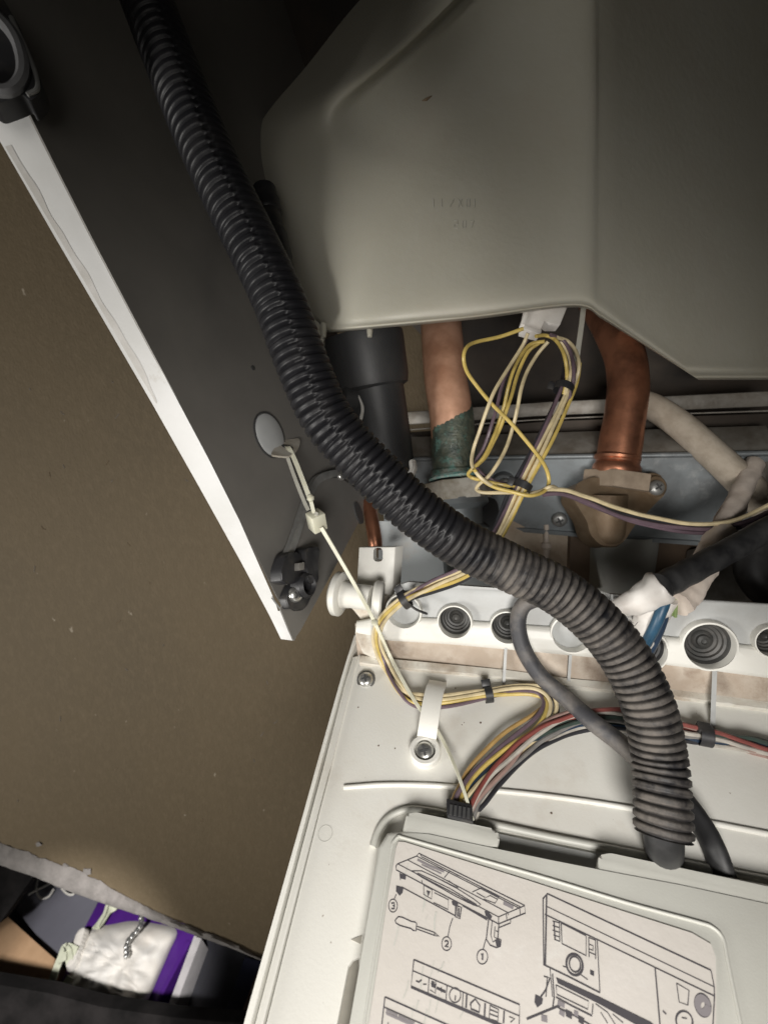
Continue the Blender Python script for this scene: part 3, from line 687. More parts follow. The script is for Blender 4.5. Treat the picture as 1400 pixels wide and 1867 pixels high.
# gussets below the lip
for (x, y0, y1, w) in ((922, 1182, 1252, 5), (1040, 1194, 1252, 5), (1303, 1222, 1330, 7)):
    bm = bmesh.new()
    a = FLAN.pt(x, y0, .0045); b = PP(x - 4, y1, .0005); d = PX * pxm(w, .29)
    bk0 = FLAN.pt(x, y0, -.004); bk1 = FLAN.pt(x - 2, lerp_line(F0, x), -.002)
    vs = [bm.verts.new(q + s) for s in (-d * .5, d * .5) for q in (a, b, bk1, bk0)]
    for f in ((0, 1, 2, 3), (7, 6, 5, 4), (0, 4, 5, 1), (1, 5, 6, 2), (2, 6, 7, 3), (3, 7, 4, 0)): bm.faces.new([vs[q] for q in f])
    obj('gusset', bm, 'flange_plastic', panel, smooth=False)
# hinge: slotted bracket, spool and cheek
HP = Plane(C(686, 1035, .335), FLAN.n + F_ * -.3)
ext = (-F_ * .9 - R_ * .55).normalized()
hb = obj('hinge_bracket', add_slab(bmesh.new(), [HP.pt(x, y) for x, y in [(654, 998), (721, 997), (716, 1080), (704, 1120), (660, 1120), (650, 1068)]], ext, .011, .0007), 'white_plastic', panel)
boolean_cut(hb, [slab(HP, rounded([(669, 1007), (687, 1007), (687, 1034), (669, 1034)], 9, 6), .02, .06)])
obj('spool', lathe(C(612, 1082, .322), PX, [(0, -.001), (.0135, -.001), (.0152, .0005), (.0152, .0042), (.0138, .0052), (.0095, .0056), (.0085, .012), (.0085, .026), (0, .026)], 40), 'white_plastic', panel)
obj('cheek', lathe(C(690, 1096, .318), (PX + F_ * .2), [(0, -.0035), (.0125, -.0035), (.0138, -.002), (.0138, .0018), (.0125, .003), (0, .003)], 40), 'white_plastic', panel)
obj('hinge_web', add_slab(bmesh.new(), [C(x, y, .322) for x, y in [(632, 1090), (690, 1090), (692, 1136), (660, 1136), (648, 1112), (634, 1106)]], ext, .014, .001), 'dusty_plastic', panel)
obj('rail_end', add_slab(bmesh.new(), [C(x, y, z) for x, y, z in [(646, 1137, .314), (692, 1133, .312), (700, 1190, .304), (684, 1204, .302), (660, 1192, .306), (647, 1160, .310)]], (PN - PD).normalized(), .012, .002, 3), 'dusty_plastic', panel)
# ridges moulded in the plate
def bead(pix, h, r, m='white_plastic', flat=1.0, name='ridge', per=6, parent=None):
    pts = [PP(v.x, v.y, h) for v in smooth_path([Vector((x, y, 0)) for x, y in pix], per)]
    return obj(name, add_tube(bmesh.new(), pts, r, 10, flat=flat), m, parent or panel)
bead([(627, 1436), (700, 1431), (780, 1432), (860, 1438), (1000, 1452), (1160, 1476), (1400, 1521), (1620, 1565)], .0001, .0013)
bead([(680, 1545), (692, 1512), (712, 1489), (742, 1477), (780, 1479), (840, 1491), (905, 1505), (1000, 1526), (1100, 1546), (1200, 1566), (1400, 1606), (1620, 1650)], .0008, .0017, 'cover_plastic')
obj('ejector_mark', lathe(PP(593, 1520, .0), PN, [(.0034, -.0005), (.0034, .00012), (.0037, .00012), (.0037, -.0005)], 32, close=True), 'cover_plastic', panel)
obj('notch', slab(PANEL, [(640, 1714), (660, 1706), (657, 1722)], .0003, .0006), 'recess_plastic', panel, smooth=False)
# cover with its printed label
CH = .009
cov = [(1620, 1694), (1400, 1649), (1243, 1615), (1111, 1590), (1000, 1568), (871, 1541), (784, 1522), (738, 1512), (705, 1517), (688, 1546), (668, 1690), (652, 1783), (635, 1880), (605, 2050), (1620, 2050)]
cover = obj('cover', slab(PANEL, cov, CH, CH + .001, .0022, 3), 'cover_plastic', panel)
obj('cover_flap', slab(PANEL, rounded([(742, 1484), (760, 1482), (903, 1512), (912, 1526), (908, 1545), (880, 1552), (730, 1522)], [4, 3, 8, 6, 0, 0, 0], 4), .0086, .0095, .0016, 3), 'cover_plastic', panel)
obj('cover_flap', slab(PANEL, rounded([(1092, 1560), (1112, 1556), (1620, 1655), (1620, 1700), (1400, 1655), (1085, 1592)], [4, 6, 0, 0, 0, 0], 4), .0086, .0095, .0016, 3), 'cover_plastic', panel)
obj('bay_floor', slab(PANEL, [(905, 1520), (1100, 1560), (1090, 1595), (905, 1550)], .0015, .002), 'flange_plastic', panel, smooth=False)
lab_out = [(714, 1548), (717, 1536), (727, 1526), (740, 1529), (870, 1566), (1000, 1603), (1148, 1648), (1270, 1681), (1300, 1692), (1318, 1712), (1326, 1750), (1336, 1800), (1350, 1867), (1385, 2040)]
bead(lab_out, CH + .0001, .0007, 'cover_plastic', name='label_frame', parent=cover)
bead([(714, 1548), (700, 1640), (682, 1750), (664, 1867), (640, 2040)], CH + .0001, .0006, 'cover_plastic', name='label_frame', parent=cover)
lab = [(722, 1546), (726, 1535), (738, 1536), (870, 1577), (960, 1605), (1133, 1661), (1262, 1702), (1296, 1722), (1305, 1745), (1306, 1800), (1305, 1867), (1320, 2040), (652, 2040), (672, 1867), (690, 1750), (706, 1640)]
label = obj('printed_label', slab(PANEL, lab, CH + .0006, .0005), 'label_paper', cover, smooth=False)
LH = CH + .00072
def add_line(bm, px, w, h):
    """flat printed line along pixel points"""
    pts = [PP(x, y, h) for x, y in px]; n = len(pts); rows_ = []
    for i, p in enumerate(pts):
        t = (pts[min(i + 1, n - 1)] - pts[max(i - 1, 0)]).normalized(); s = t.cross(PN).normalized() * w / 2
        rows_.append((bm.verts.new(p - s), bm.verts.new(p + s)))
    for a, b in zip(rows_, rows_[1:]): bm.faces.new((a[0], a[1], b[1], b[0]))
def z1(p): return (640 + p[0] * .25714, 1500 + p[1] * .25714)
def z2(p): return (960 + p[0] * .31429, 1580 + p[1] * .31429)
def ell(cx, cy, rx, ry, n=22, tilt=0.0): return [(cx + rx * math.cos(2 * math.pi * k / n) + tilt * ry * math.sin(2 * math.pi * k / n), cy + ry * math.sin(2 * math.pi * k / n)) for k in range(n + 1)]
LW = .00034
def drawing(name, zt, lines, fills=(), m='ink', hoff=0.0):
    bm = bmesh.new()
    for k, l in enumerate(lines):
        w = LW
        if isinstance(l[0], (int, float)): w = LW * l[0]; l = l[1]
        add_line(bm, [zt(p) for p in l], w, LH + hoff + k * 1.5e-7)
    for k, f in enumerate(fills):
        vs = [bm.verts.new(PP(*zt(p), LH + hoff + 2e-5 + k * 2e-7)) for p in f]; bm.faces.new(vs)
    for f in bm.faces: f.normal_update()
    o = obj(name, bm, m, cover, smooth=False); o['kind'] = 'stuff'
    return o
drawing('printed_drawing', z1, [
    (1.2, [(330, 295), (465, 240), (480, 220), (1230, 590), (1235, 645), (1045, 722), (320, 338), (318, 310), (330, 295)]),
    [(465, 240), (1195, 612)], [(492, 228), (500, 245), (1210, 606)], [(330, 295), (1045, 672), (1230, 592)], [(1045, 672), (1045, 722)], [(400, 267), (1112, 642), (1115, 660)],
    [(1195, 612), (1200, 655)], [(1100, 650), (1105, 700)],
    [(430, 345), (500, 345), (600, 390), (760, 475), (870, 545), (920, 585), (895, 597), (830, 570), (740, 525), (600, 445), (500, 390), (430, 345)],
    [(470, 360), (700, 470), (890, 585)], [(520, 395), (760, 520), (870, 590)],
    [(660, 395), (700, 345), (760, 380)], [(640, 410), (740, 460), (760, 462), (690, 415)], [(860, 495), (925, 465), (1050, 530), (1020, 575), (940, 545), (985, 520), (1040, 548)], [(890, 500), (950, 535)],
    [(345, 360), (350, 410)], (1.2, [(360, 460), (740, 665)]), [(740, 560), (738, 665)], (1.8, [(790, 590), (965, 692)]), [(500, 410), (505, 435), (520, 445)],
    [(515, 445), (575, 480), (570, 545), (515, 512), (515, 445)], [(590, 500), (690, 550), (688, 620), (585, 570)],
    (1.5, [(745, 590), (740, 672), (770, 685), (782, 605), (745, 590)]), [(755, 600), (752, 670)], (1.6, [(765, 610), (762, 672)]),
    (1.3, [(975, 690), (965, 770), (958, 830), (985, 872), (1030, 890), (1058, 880), (1062, 835), (1040, 822), (1048, 720)]), [(1000, 700), (990, 800), (1005, 850), (1040, 830)], [(1020, 740), (1015, 815), (1045, 830)], [(1025, 770), (1045, 778)], [(1130, 690), (1130, 715), (1050, 748)],
    [(320, 510), (305, 548)], ell(297, 592, 31, 46), [(720, 680), (700, 740), (686, 812)], ell(677, 862, 34, 49), [(955, 830), (935, 905)], ell(930, 955, 38, 52),
    (1.2, [(320, 685), (335, 670), (365, 675), (430, 705), (452, 708), (465, 718), (460, 772), (440, 768), (425, 755), (345, 732), (318, 715), (312, 698), (320, 685)]),
    [(465, 738), (590, 782), (625, 812), (590, 803), (463, 757)], [(590, 782), (592, 803)],
    (1.6, [(285, 575), (305, 572), (308, 588), (295, 592), (308, 598), (305, 614), (286, 612)]), (1.6, [(664, 848), (675, 840), (688, 848), (686, 862), (665, 882), (690, 884)]), (1.8, [(921, 940), (933, 932), (931, 978)]),
    (1.4, [(445, 975), (1195, 1295), (1190, 1500)]), (1.4, [(445, 975), (425, 1165), (1190, 1490)]), [(440, 1055), (1192, 1375)], (2.2, [(425, 1168), (700, 1290), (1190, 1500)]),
    [(553, 1102), (545, 1216)], [(680, 1157), (672, 1270)], ell(737, 1228, 40, 52), (1.3, [(740, 1230), (737, 1265)]), [(795, 1206), (788, 1322)], (1.8, [(820, 1222), (815, 1318)]), (1.5, [(845, 1300), (848, 1285), (880, 1255), (912, 1300), (908, 1350), (850, 1325), (848, 1290)]), (1.8, [(950, 1285), (945, 1385)]), [(985, 1300), (978, 1395), (1040, 1415), (1045, 1330), (985, 1300)], [(985, 1330), (1040, 1352)], [(980, 1360), (1040, 1382)], (1.6, [(1085, 1340), (1080, 1427)]), [(1120, 1380), (1160, 1395), (1130, 1420)],
    (1.4, [(460, 1125), (480, 1135), (500, 1118)]), [(510, 1150), (535, 1150)], [(565, 1110), (600, 1120), (598, 1215), (560, 1190)], [(570, 1150), (600, 1165)], (2.2, [(605, 1175), (670, 1205)]), [(640, 1170), (640, 1210)], (1.5, [(570, 1130), (590, 1140)]),
    (1.3, [(240, 1240), (900, 1535)]), (1.3, [(240, 1240), (215, 1460)]), [(230, 1310), (800, 1565)], [(262, 1420), (262, 1460)]],
    fills=[[(535, 482), (562, 492), (546, 528)], [(345, 362), (390, 378), (386, 408), (350, 398)], [(320, 448), (345, 455), (372, 462), (365, 500), (345, 522), (318, 490)],
           [(945, 632), (965, 625), (1000, 668), (990, 690), (955, 665)], [(712, 560), (735, 555), (760, 580), (745, 600), (718, 585)], [(1020, 835), (1045, 822), (1060, 850), (1055, 885), (1030, 880)], [(565, 1140), (605, 1150), (600, 1180), (570, 1168)]])
drawing('printed_drawing', z1, [(1.4, [(250, 1335), (330, 1372)]), (1.6, [(335, 1375), (450, 1427)]), (1.0, [(245, 1350), (440, 1437)]), (2.5, [(470, 265), (560, 310), (660, 350)]), (1.5, [(500, 300), (640, 365)]), (1.3, [(250, 1360), (460, 1455)]), (4, [(1080, 570), (1150, 605)])], m='ink_grey', hoff=3e-5)
drawing('printed_drawing', z2, [
    (1.6, [(95, 190), (120, 160), (1070, 605)]), (1.4, [(95, 190), (100, 578)]), (1.8, [(116, 165), (108, 578)]), [(118, 235), (1085, 700)], (1.3, [(106, 280), (1090, 755)]), [(1070, 605), (1088, 700), (1090, 755), (1080, 940)],
    (1.3, [(200, 330), (345, 405), (345, 520), (205, 450), (200, 330)]), [(190, 325), (192, 440)], [(150, 318), (190, 330)], [(150, 345), (190, 358)], [(150, 372), (190, 385)], [(155, 400), (190, 412)], [(160, 425), (190, 437)], (1.6, [(158, 320), (165, 428)]),
    [(360, 412), (362, 528)], [(362, 415), (402, 432)], [(365, 455), (385, 462), (385, 490), (365, 482)], [(365, 500), (398, 515)], [(400, 430), (400, 540)],
    (2.2, ell(278, 572, 47, 62, 26, .1)), (1.5, ell(280, 570, 32, 45, 26, .1)), [(300, 620), (355, 660)], [(210, 580), (235, 590)],
    (1.5, [(105, 575), (240, 640), (425, 735)]), [(410, 430), (425, 735)], [(135, 590), (150, 760)], (1.4, [(745, 590), (760, 760), (775, 940)]),
    [(170, 690), (360, 785), (355, 832), (175, 745), (170, 690)], [(385, 800), (380, 860)], (1.4, [(150, 625), (160, 760), (150, 830)]),
    [(870, 680), (942, 722), (935, 808), (885, 790), (870, 680)], (1.6, ell(1022, 808, 45, 66, 26, .15)), (1.6, ell(915, 900, 48, 58, 26, .1)), [(900, 880), (930, 885)], (1.8, [(0, 888), (215, 800)]), (1.4, [(100, 640), (135, 650), (110, 720), (75, 770)]), [(120, 640), (112, 760)],
    (1.5, [(170, 760), (260, 810), (380, 870)]), (1.4, [(180, 820), (280, 870), (400, 940)]), [(400, 800), (470, 850), (520, 930)], [(430, 850), (470, 913)], [(500, 860), (560, 910)], (1.6, [(790, 840), (810, 860)])],
    fills=[[(170, 645), (420, 758), (720, 905), (760, 940), (640, 925), (420, 800), (180, 680)], [(368, 600), (392, 612), (390, 640), (368, 628)], [(50, 745), (72, 755), (95, 770), (90, 800), (62, 822), (45, 790)], [(225, 830), (265, 850), (262, 890), (228, 872)], [(300, 865), (335, 885), (330, 925), (300, 905)]])
drawing('printed_drawing', z2, [(6, ell(1022, 808, 30, 42, 20, .15)), (4, [(180, 790), (220, 812)]), (5, [(85, 880), (120, 890)]), (4, [(190, 845), (220, 865)]), (4, [(275, 850), (300, 862)])], m='ink_grey', hoff=3e-5)
# smears of old glue on the label
for k in range(16):
    x = 775 + random.gauss(0, 26); y = random.uniform(1570, 1850); l = random.uniform(10, 40)
    bm = bmesh.new(); add_line(bm, [(x, y), (x - 3, y + l * .5), (x - 6 + random.gauss(0, 2), y + l)], random.uniform(.0002, .0007), LH - 4e-5 + k * 1e-6)
    obj('glue_streak', bm, 'cover_plastic', cover, smooth=False)
# dirt specks on the plate
for k, (x, y) in enumerate([(846, 1318), (876, 1318), (842, 1322), (653, 1290), (1005, 1483), (690, 1360), (720, 1365), (830, 1255)]):
    s = random.uniform(.0003, .0007)
    obj('dirt_speck', lathe(PP(x, y, 0), PN, [(0, s * .5), (s * .7, s * .35), (s, 0)], 7), 'brown_strip', panel)
# panel screw and wire clip
screw(panel, PP(667, 1239, .0014), PN - PD * .25, .0048, washer=1.25)
sc_c = PP(775, 1371, .002)
base = obj('clip_base', lathe(sc_c, PN, [(.0055, -.002), (.0086, -.002), (.0086, .0022), (.0078, .003), (.0060, .003), (.0055, .001)], 36, close=True), 'white_plastic', panel)
screw(panel, PP(774, 1371, .0022), PN - PD * .25, .0054)
cp = [(777, 1352, .0015), (779, 1338, .006), (783, 1310, .010), (788, 1280, .0115), (793, 1258, .0105), (797, 1248, .007), (798, 1244, .001)]
cpp = smooth_path([PP(*p) for p in cp], 6)
obj('clip_strap', add_strip(bmesh.new(), cpp, .0108, .0014, PX), 'white_plastic', panel)

# ================================================================== RIBBED HOSE
hose = thing('ribbed_hose', 'black ribbed flexible hose curving down across the boiler, dusty at its lower end', 'hose', C(1209, 1550, .207))
HP_ = [(215, -150, .228), (268, 0, .224), (322, 140, .220), (372, 262, .216), (418, 360, .213), (458, 440, .211), (507, 544, .209), (533, 640 - 40, .209), (548, 655, .209), (590, 752, .210), (632, 808, .211), (680, 858, .212), (750, 925, .215), (836, 988, .219), (930, 1035, .221), (1018, 1078, .221), (1089, 1136, .219), (1143, 1205, .216), (1182, 1290, .212), (1201, 1380, .209)]
HP_ = [p for i, p in enumerate(HP_) if i != 7]
raw = smooth_path([C(*p) for p in HP_] + [PP(1207, 1455, .0290), PP(1209, 1526, .0215)], 30)
PITCH = .0038; SUB = 8
path = resample(raw, PITCH / SUB)
bm = bmesh.new(); dl = bm.verts.layers.float.new('dust')
NS = 56
fr = frames(path, up=-F_)
prof = [0.0, .55, .96, 1.0, .97, .95, 1.0, .55]
def pr(ph):
    ph = ph % 1.0; q = ph * SUB; i = int(q); f = q - i
    return prof[i % SUB] * (1 - f) + prof[(i + 1) % SUB] * f
rings = []; total = len(path); PH = [0.0]
for i in range(total):
    s_ = i / total; pk = 1.24 - .24 * max(0, min(1, (s_ - .25) / .3)); pk *= 1 + .05 * noise.noise(Vector((i * .02, 0, 0)))
    PH.append(PH[-1] + 1 / SUB / pk)
for i, (p, (t, u, v)) in enumerate(zip(path, fr)):
    s = i / total; ring = []
    tw = .55 - .9 * s
    # camera-facing frame so the slit keeps to the visible side
    view = (CAM - p).normalized(); view = (view - t * view.dot(t)).normalized(); sd = t.cross(view)
    for k in range(NS):
        a = 2 * math.pi * k / NS
        aa = (a + tw) % (2 * math.pi)
        half = aa < math.pi
        ph = PH[i] + (.0 if half or s > .66 else .42)
        c_ = pr(ph + .03 * math.sin(a + i * .013))
        gap = min(abs(aa - math.pi), aa, 2 * math.pi - aa)
        groove = max(0.0, 1 - gap / .10) * .00035 if s < .55 else max(0.0, 1 - gap / .10) * .0001
        R = .0124 - .0008 * s - .0018 * (1 - c_) - groove + .00012 * noise.noise(Vector((i * .11, k * .3, 1)))
        vtx = bm.verts.new(p + (view * math.cos(a) + sd * math.sin(a)) * R)
        dust = max(0.0, min(1.0, (s - .655) / .07)) * (.25 + .75 * max(0, c_) ** 2) * (.6 + .4 * math.cos(a - .5))
        dust += .06 * max(0, (s - .3))
        vtx[dl] = dust; ring.append(vtx)
    rings.append(ring)
for a, b in zip(rings, rings[1:]):
    for k in range(NS): bm.faces.new((a[k], a[(k + 1) % NS], b[(k + 1) % NS], b[k]))
bm.faces.new(rings[-1])
obj('ribbed_tube', bm, 'hose', hose, angle=70)
t_end = (path[-1] - path[-12]).normalized()
pe = path[-1]
obj('inner_sleeve', tube([PP(1206, 1488, .0255), PP(1209, 1520, .0200), PP(1210, 1546, .010), PP(1210, 1558, -.008)], .0078, 24), 'rubber', hose)
# second dark conduit behind the hose, beside the tank
bm = bmesh.new()
pb = smooth_path([C(482, 345, .297), C(488, 380, .295), C(498, 430, .29), C(522, 520, .288), C(548, 600, .286)], 14)
add_tube(bm, pb, [.0075 + (.0011 if (i // 9) % 2 else 0) for i in range(len(pb))], 16)
tag(obj('edge_trim', bm, 'black_plastic'), 'dark stepped edge trim between the ribbed hose and the tank', 'trim')

# ================================================================== WIRES
def view_frames(path):
    out = []
    n = len(path)
    for i, p in enumerate(path):
        t = (path[min(i + 1, n - 1)] - path[max(i - 1, 0)]).normalized()
        v = (CAM - p).normalized(); s = t.cross(v).normalized(); out.append((s, s.cross(t).normalized()))
    return out
def bundle(parent, path, specs, wave=.0006, name='wire'):
    """specs: (material, side offsets at start/mid/end, lift, radius)"""
    vf = view_frames(path); n = len(path)
    for j, (m, offs, lift, r) in enumerate(specs):
        pts = []
        for i, (p, (s, up)) in enumerate(zip(path, vf)):
            t = i / (n - 1) * (len(offs) - 1); k = min(int(t), len(offs) - 2); f = t - k; f = f * f * (3 - 2 * f)
            o = offs[k] * (1 - f) + offs[k + 1] * f
            pts.append(p + s * (o + wave * math.sin(i * .21 + j * 2.1) + .0005 * noise.noise(Vector((i * .16, j * 4.0, 1)))) + up * (lift + wave * .6 * math.cos(i * .17 + j * 1.7)))
        obj(name, add_tube(bmesh.new(), pts, r, 8), m + '_insulation', parent)
def band_tie(parent, c, tdir, r, w=.0045, m='black_plastic', head=True):
    """small cable tie round a bundle"""
    view = (CAM - c).normalized(); t = tdir.normalized()
    s = t.cross(view).normalized()
    ti = obj('cable_tie', lathe(c, t, [(r * .92, -w / 2), (r, -w / 2), (r, w / 2), (r * .92, w / 2)], 20, close=True), m, parent)
    return ti, s, view
har = thing('sensor_harness', 'yellow, cream and violet wire harness looped under the tank and clipped to the control panel', 'wire harness', PP(832, 1480, .003))
WR = .00118
main = [C(1048, 662, .297), C(1036, 710, .293), C(1000, 790, .288), C(955, 880, .284), C(915, 965, .285), C(888, 1012, .284), FLAN.pt(850, 1045, .008), FLAN.pt(790, 1070, .009), FLAN.pt(738, 1094, .011), FLAN.pt(700, 1128, .013), FLAN.pt(688, 1165, .013),
        PP(704, 1215, .004), PP(733, 1262, .004), PP(765, 1279, .0045), PP(820, 1277, .0045), PP(890, 1266, .004), PP(950, 1259, .004), PP(985, 1264, .005), PP(998, 1287, .006), PP(976, 1322, .006), PP(922, 1362, .006), PP(874, 1408, .006), PP(845, 1450, .007), PP(836, 1482, .006)]
mp = smooth_path(main, 7)
bundle(har, mp, [
    ('cream', [-.0012, -.0010, .0005, -.0022, -.0015, -.0008, -.0040, -.0020], .0012, WR),
    ('yellow', [-.0034, -.0030, -.0012, .0012, .0010, .0016, -.0008, .0006], .0006, WR),
    ('cream', [.0006, .0012, .0024, .0030, -.0030, -.0030, -.0062, -.0030], .0000, WR),
    ('violet', [.0034, .0034, .0042, -.0006, .0030, .0008, .0022, .0022], .0004, WR),
    ('black', [.0054, .0050, -.0032, .0000, .0002, -.0020, -.0085, -.0042], -.0008, WR),
    ('orange', [-.0010, -.0006, .0002, .0008, -.0010, .0000, .0052, .0040], -.0016, WR)])
def zl(p, z): return C(820 + p[0] / 4.914, 560 + p[1] / 4.914, z)
loops = [
    ('yellow', [(660, 190), (450, 262), (230, 312), (150, 360), (124, 450), (150, 570), (230, 690), (370, 860), (560, 1052), (760, 1292), (855, 1430), (888, 1560), (845, 1648), (720, 1688), (560, 1655), (400, 1612), (290, 1545), (215, 1450)], .279),
    ('cream', [(700, 230), (650, 345), (530, 535), (405, 740), (335, 910), (262, 1120), (212, 1270), (195, 1390), (232, 1475), (320, 1562), (450, 1630), (640, 1668), (790, 1655), (880, 1615), (920, 1606), (960, 1625)], .283),
    ('yellow', [(850, 305), (725, 330), (645, 420), (572, 560), (522, 720), (485, 890), (432, 1050), (372, 1210), (300, 1350), (210, 1440), (165, 1495), (205, 1530), (320, 1558), (460, 1590), (610, 1612)], .289),
    ('yellow', [(800, 318), (700, 400), (610, 590), (555, 780), (505, 930), (452, 1080), (392, 1205), (320, 1340), (240, 1420)], .292),
    ('cream', [(880, 308), (785, 420), (695, 570), (642, 720), (612, 870), (582, 1010), (543, 1150), (500, 1270), (430, 1400), (345, 1515), (260, 1590), (240, 1635), (300, 1660), (450, 1662), (600, 1660)], .287),
    ('violet', [(690, 290), (560, 500), (470, 700), (420, 900), (360, 1100), (300, 1270), (240, 1370), (250, 1450), (380, 1550), (560, 1590)], .295),
    ('yellow', [(770, 258), (860, 252), (945, 292), (1008, 385), (1040, 500), (1048, 640), (1020, 780)], .288),
    ('cream', [(960, 270), (1050, 300), (1115, 370), (1152, 470), (1150, 580), (1110, 690), (1060, 790)], .290),
    ('cream', [(900, 262), (990, 300), (1055, 400), (1085, 520), (1072, 650), (1035, 780)], .291),
    ('violet', [(900, 245), (1010, 290), (1075, 390), (1105, 510), (1108, 640), (1085, 760), (1030, 950)], .289),
    ('violet', [(940, 262), (1040, 330), (1095, 450), (1118, 560), (1105, 680), (1068, 800)], .292)]
for m, pts, z in loops:
    obj('wire', tube([zl(p, z + .004 * math.sin(i * 1.3)) for i, p in enumerate(pts)], WR * .98, 8, 7), m + '_insulation', har)
# branch running to the right across the union
br_path = smooth_path([C(990, 892, .285), C(1030, 893, .287), C(1075, 910, .292), C(1140, 935, .296), C(1220, 952, .297), C(1300, 958, .294), C(1360, 945, .290), C(1420, 915, .286), C(1460, 890, .284)], 8)
bundle(har, br_path, [('cream', [0, -.0012, -.001], .001, WR * 1.15), ('violet', [.003, .0026, .0015], 0, WR * 1.2), ('black', [.0015, .001, .0035], -.001, WR), ('violet', [.002, .0045, .004], -.0012, WR * 1.1)], .0004)
for (c, t, r) in ((C(1027, 708, .2905), C(1048, 662, .297) - C(1000, 790, .288), .0062), (C(952, 886, .2845), C(1000, 790, .288) - C(915, 965, .285), .0058), (FLAN.pt(738, 1093, .011), FLAN.pt(790, 1070, .009) - FLAN.pt(700, 1128, .013), .0062), (PP(890, 1266, .004), PP(950, 1259, .004) - PP(820, 1277, .004), .0050)):
    ti, s, view = band_tie(har, c, t, r)
    q = c + s * (-1 if s.dot(D_) > 0 else 1) * (r + .0014)
    obj('tie_head', box(q, s, t.normalized(), view, .0042, .0055, .0045, .0005), 'black_plastic', ti)
obj('tie_tail', tube([FLAN.pt(745, 1102, .012), FLAN.pt(760, 1112, .013), FLAN.pt(780, 1120, .012)], [.0009] * 16 + [.0002], 6), 'black_plastic', har)

# connector block under the tank
con = thing('wire_connector', 'white plastic wire connector hanging below the tank above the wire loops', 'connector', C(985, 600, .312))
CNP = Plane(C(985, 590, .308), -F_ - D_ * .25 + R_ * .1)
obj('housing', slab(CNP, [(964, 545), (1040, 545), (1022, 590), (1002, 590), (991, 582), (986, 606), (953, 596)], 0, .008, .0006), 'white_sleeve', con)
obj('lid', slab(CNP, [(957, 592), (988, 601), (986, 608), (953, 599)], .0008, .008, .0003), 'white_sleeve', con)
obj('clip', slab(CNP, [(960, 560), (968, 562), (957, 592), (950, 590)], .0012, .004, .0003), 'white_sleeve', con)
tag(obj('nylon_strap', add_strip(bmesh.new(), smooth_path([C(1066, 540, .315), C(1060, 590, .305), C(1053, 640, .298), C(1050, 668, .295)], 5), .0032, .0010, R_), 'nylon_grey'), 'short cream nylon strap hanging from the tank edge beside the wire loops', 'strap')

# multi-coloured loom
loom = thing('coloured_loom', 'loom of red, white, green and black wires fanning from a black connector', 'wire loom', PP(845, 1480, .003))
lp_ = smooth_path([PP(842, 1484, .006), PP(862, 1448, .007), PP(900, 1405, .006), PP(950, 1360, .006), PP(1005, 1328, .006), PP(1060, 1310, .0055), PP(1120, 1308, .005), PP(1180, 1318, .004), PP(1240, 1332, .004), PP(1285, 1341, .004), PP(1340, 1352, .004), PP(1400, 1366, .004), PP(1520, 1392, .004), PP(1620, 1412, .004)], 8)
bundle(loom, lp_, [
    ('red', [.0018, -.0004, -.0028, -.0040, -.0036, .0006, .0018], .0014, WR), ('white', [.0030, .0014, -.0016, -.0018, .0010, .0016, .0030], .0010, WR), ('pink', [.0040, .0030, -.0040, -.0028, -.0022, .0024, .0024], .0002, WR),
    ('green', [-.0010, .0005, .0010, .0004, .0000, -.0024, -.0030], .0002, WR), ('grey', [.0046, .0046, .0024, .0020, .0022, .0004, -.0006], -.0004, WR), ('navy', [-.0032, -.0024, .0036, .0040, .0032, -.0012, -.0018], -.0010, WR),
    ('black', [.0052, .0066, .0056, .0058, .0040, -.0030, -.0042], -.0012, WR), ('white', [.0058, .0054, .0048, .0066, .0050, .0026, .0034], -.0016, WR * .9), ('green', [.0006, .0020, .0002, .0030, .0012, -.0004, -.0014], -.0018, WR), ('red', [.0000, .0010, -.0010, -.0010, -.0012, .0012, .0010], -.0014, WR), ('pink', [.001, .0036, .0034, .001, -.0004, .003, .0036], -.002, WR)])
ti, s, view = band_tie(loom, PP(1285, 1341, .004), PP(1340, 1352, .004) - PP(1240, 1332, .004), .0056, .006)
obj('tie_head', box(PP(1283, 1329, .007), PX, PD, PN, .0062, .0052, .0050, .0006), 'black_plastic', ti)
cn = obj('connector', box(PP(838, 1484, .007), PX, (PD * .9 - PX * .12).normalized(), PN, .0125, .0078, .0085, .0006), 'black_plastic', loom)
for k in range(5): obj('contact_slot', box(PP(822 + k * 8, 1477 + k * 1.5, .0116), PX, PD, PN, .0013, .0045, .0006), 'slot_dark', cn, smooth=False)

# nylon safety tie from the casing to the panel
tie = thing('nylon_tie', 'long cream nylon tie with a square lock block running from the casing to the panel', 'cable tie', PP(860, 1497, .004))
loopA = smooth_path([C(566, 912, .302), C(552, 875, .304), C(538, 840, .307), C(527, 818, .311), C(521, 814, .315)], 6)
obj('strap', add_strip(bmesh.new(), loopA, .0030, .0012, R_), 'nylon', tie)
loopB = smooth_path([C(521, 814, .317), C(524, 832, .316), C(540, 878, .311), C(556, 918, .306), C(562, 930, .304)], 6)
obj('strap', add_strip(bmesh.new(), loopB, .0024, .0012, R_), 'nylon_grey', tie)
obj('bead', lathe(C(566, 908, .3015), (C(566, 908, .30) - C(552, 875, .30)), [(0, -.0026), (.0017, -.002), (.0027, 0), (.0017, .002), (0, .0026)], 16), 'nylon', tie)
obj('strap', add_strip(bmesh.new(), [C(566, 910, .302), C(571, 930, .302), C(574, 938, .302)], .0024, .0012, R_), 'nylon', tie)
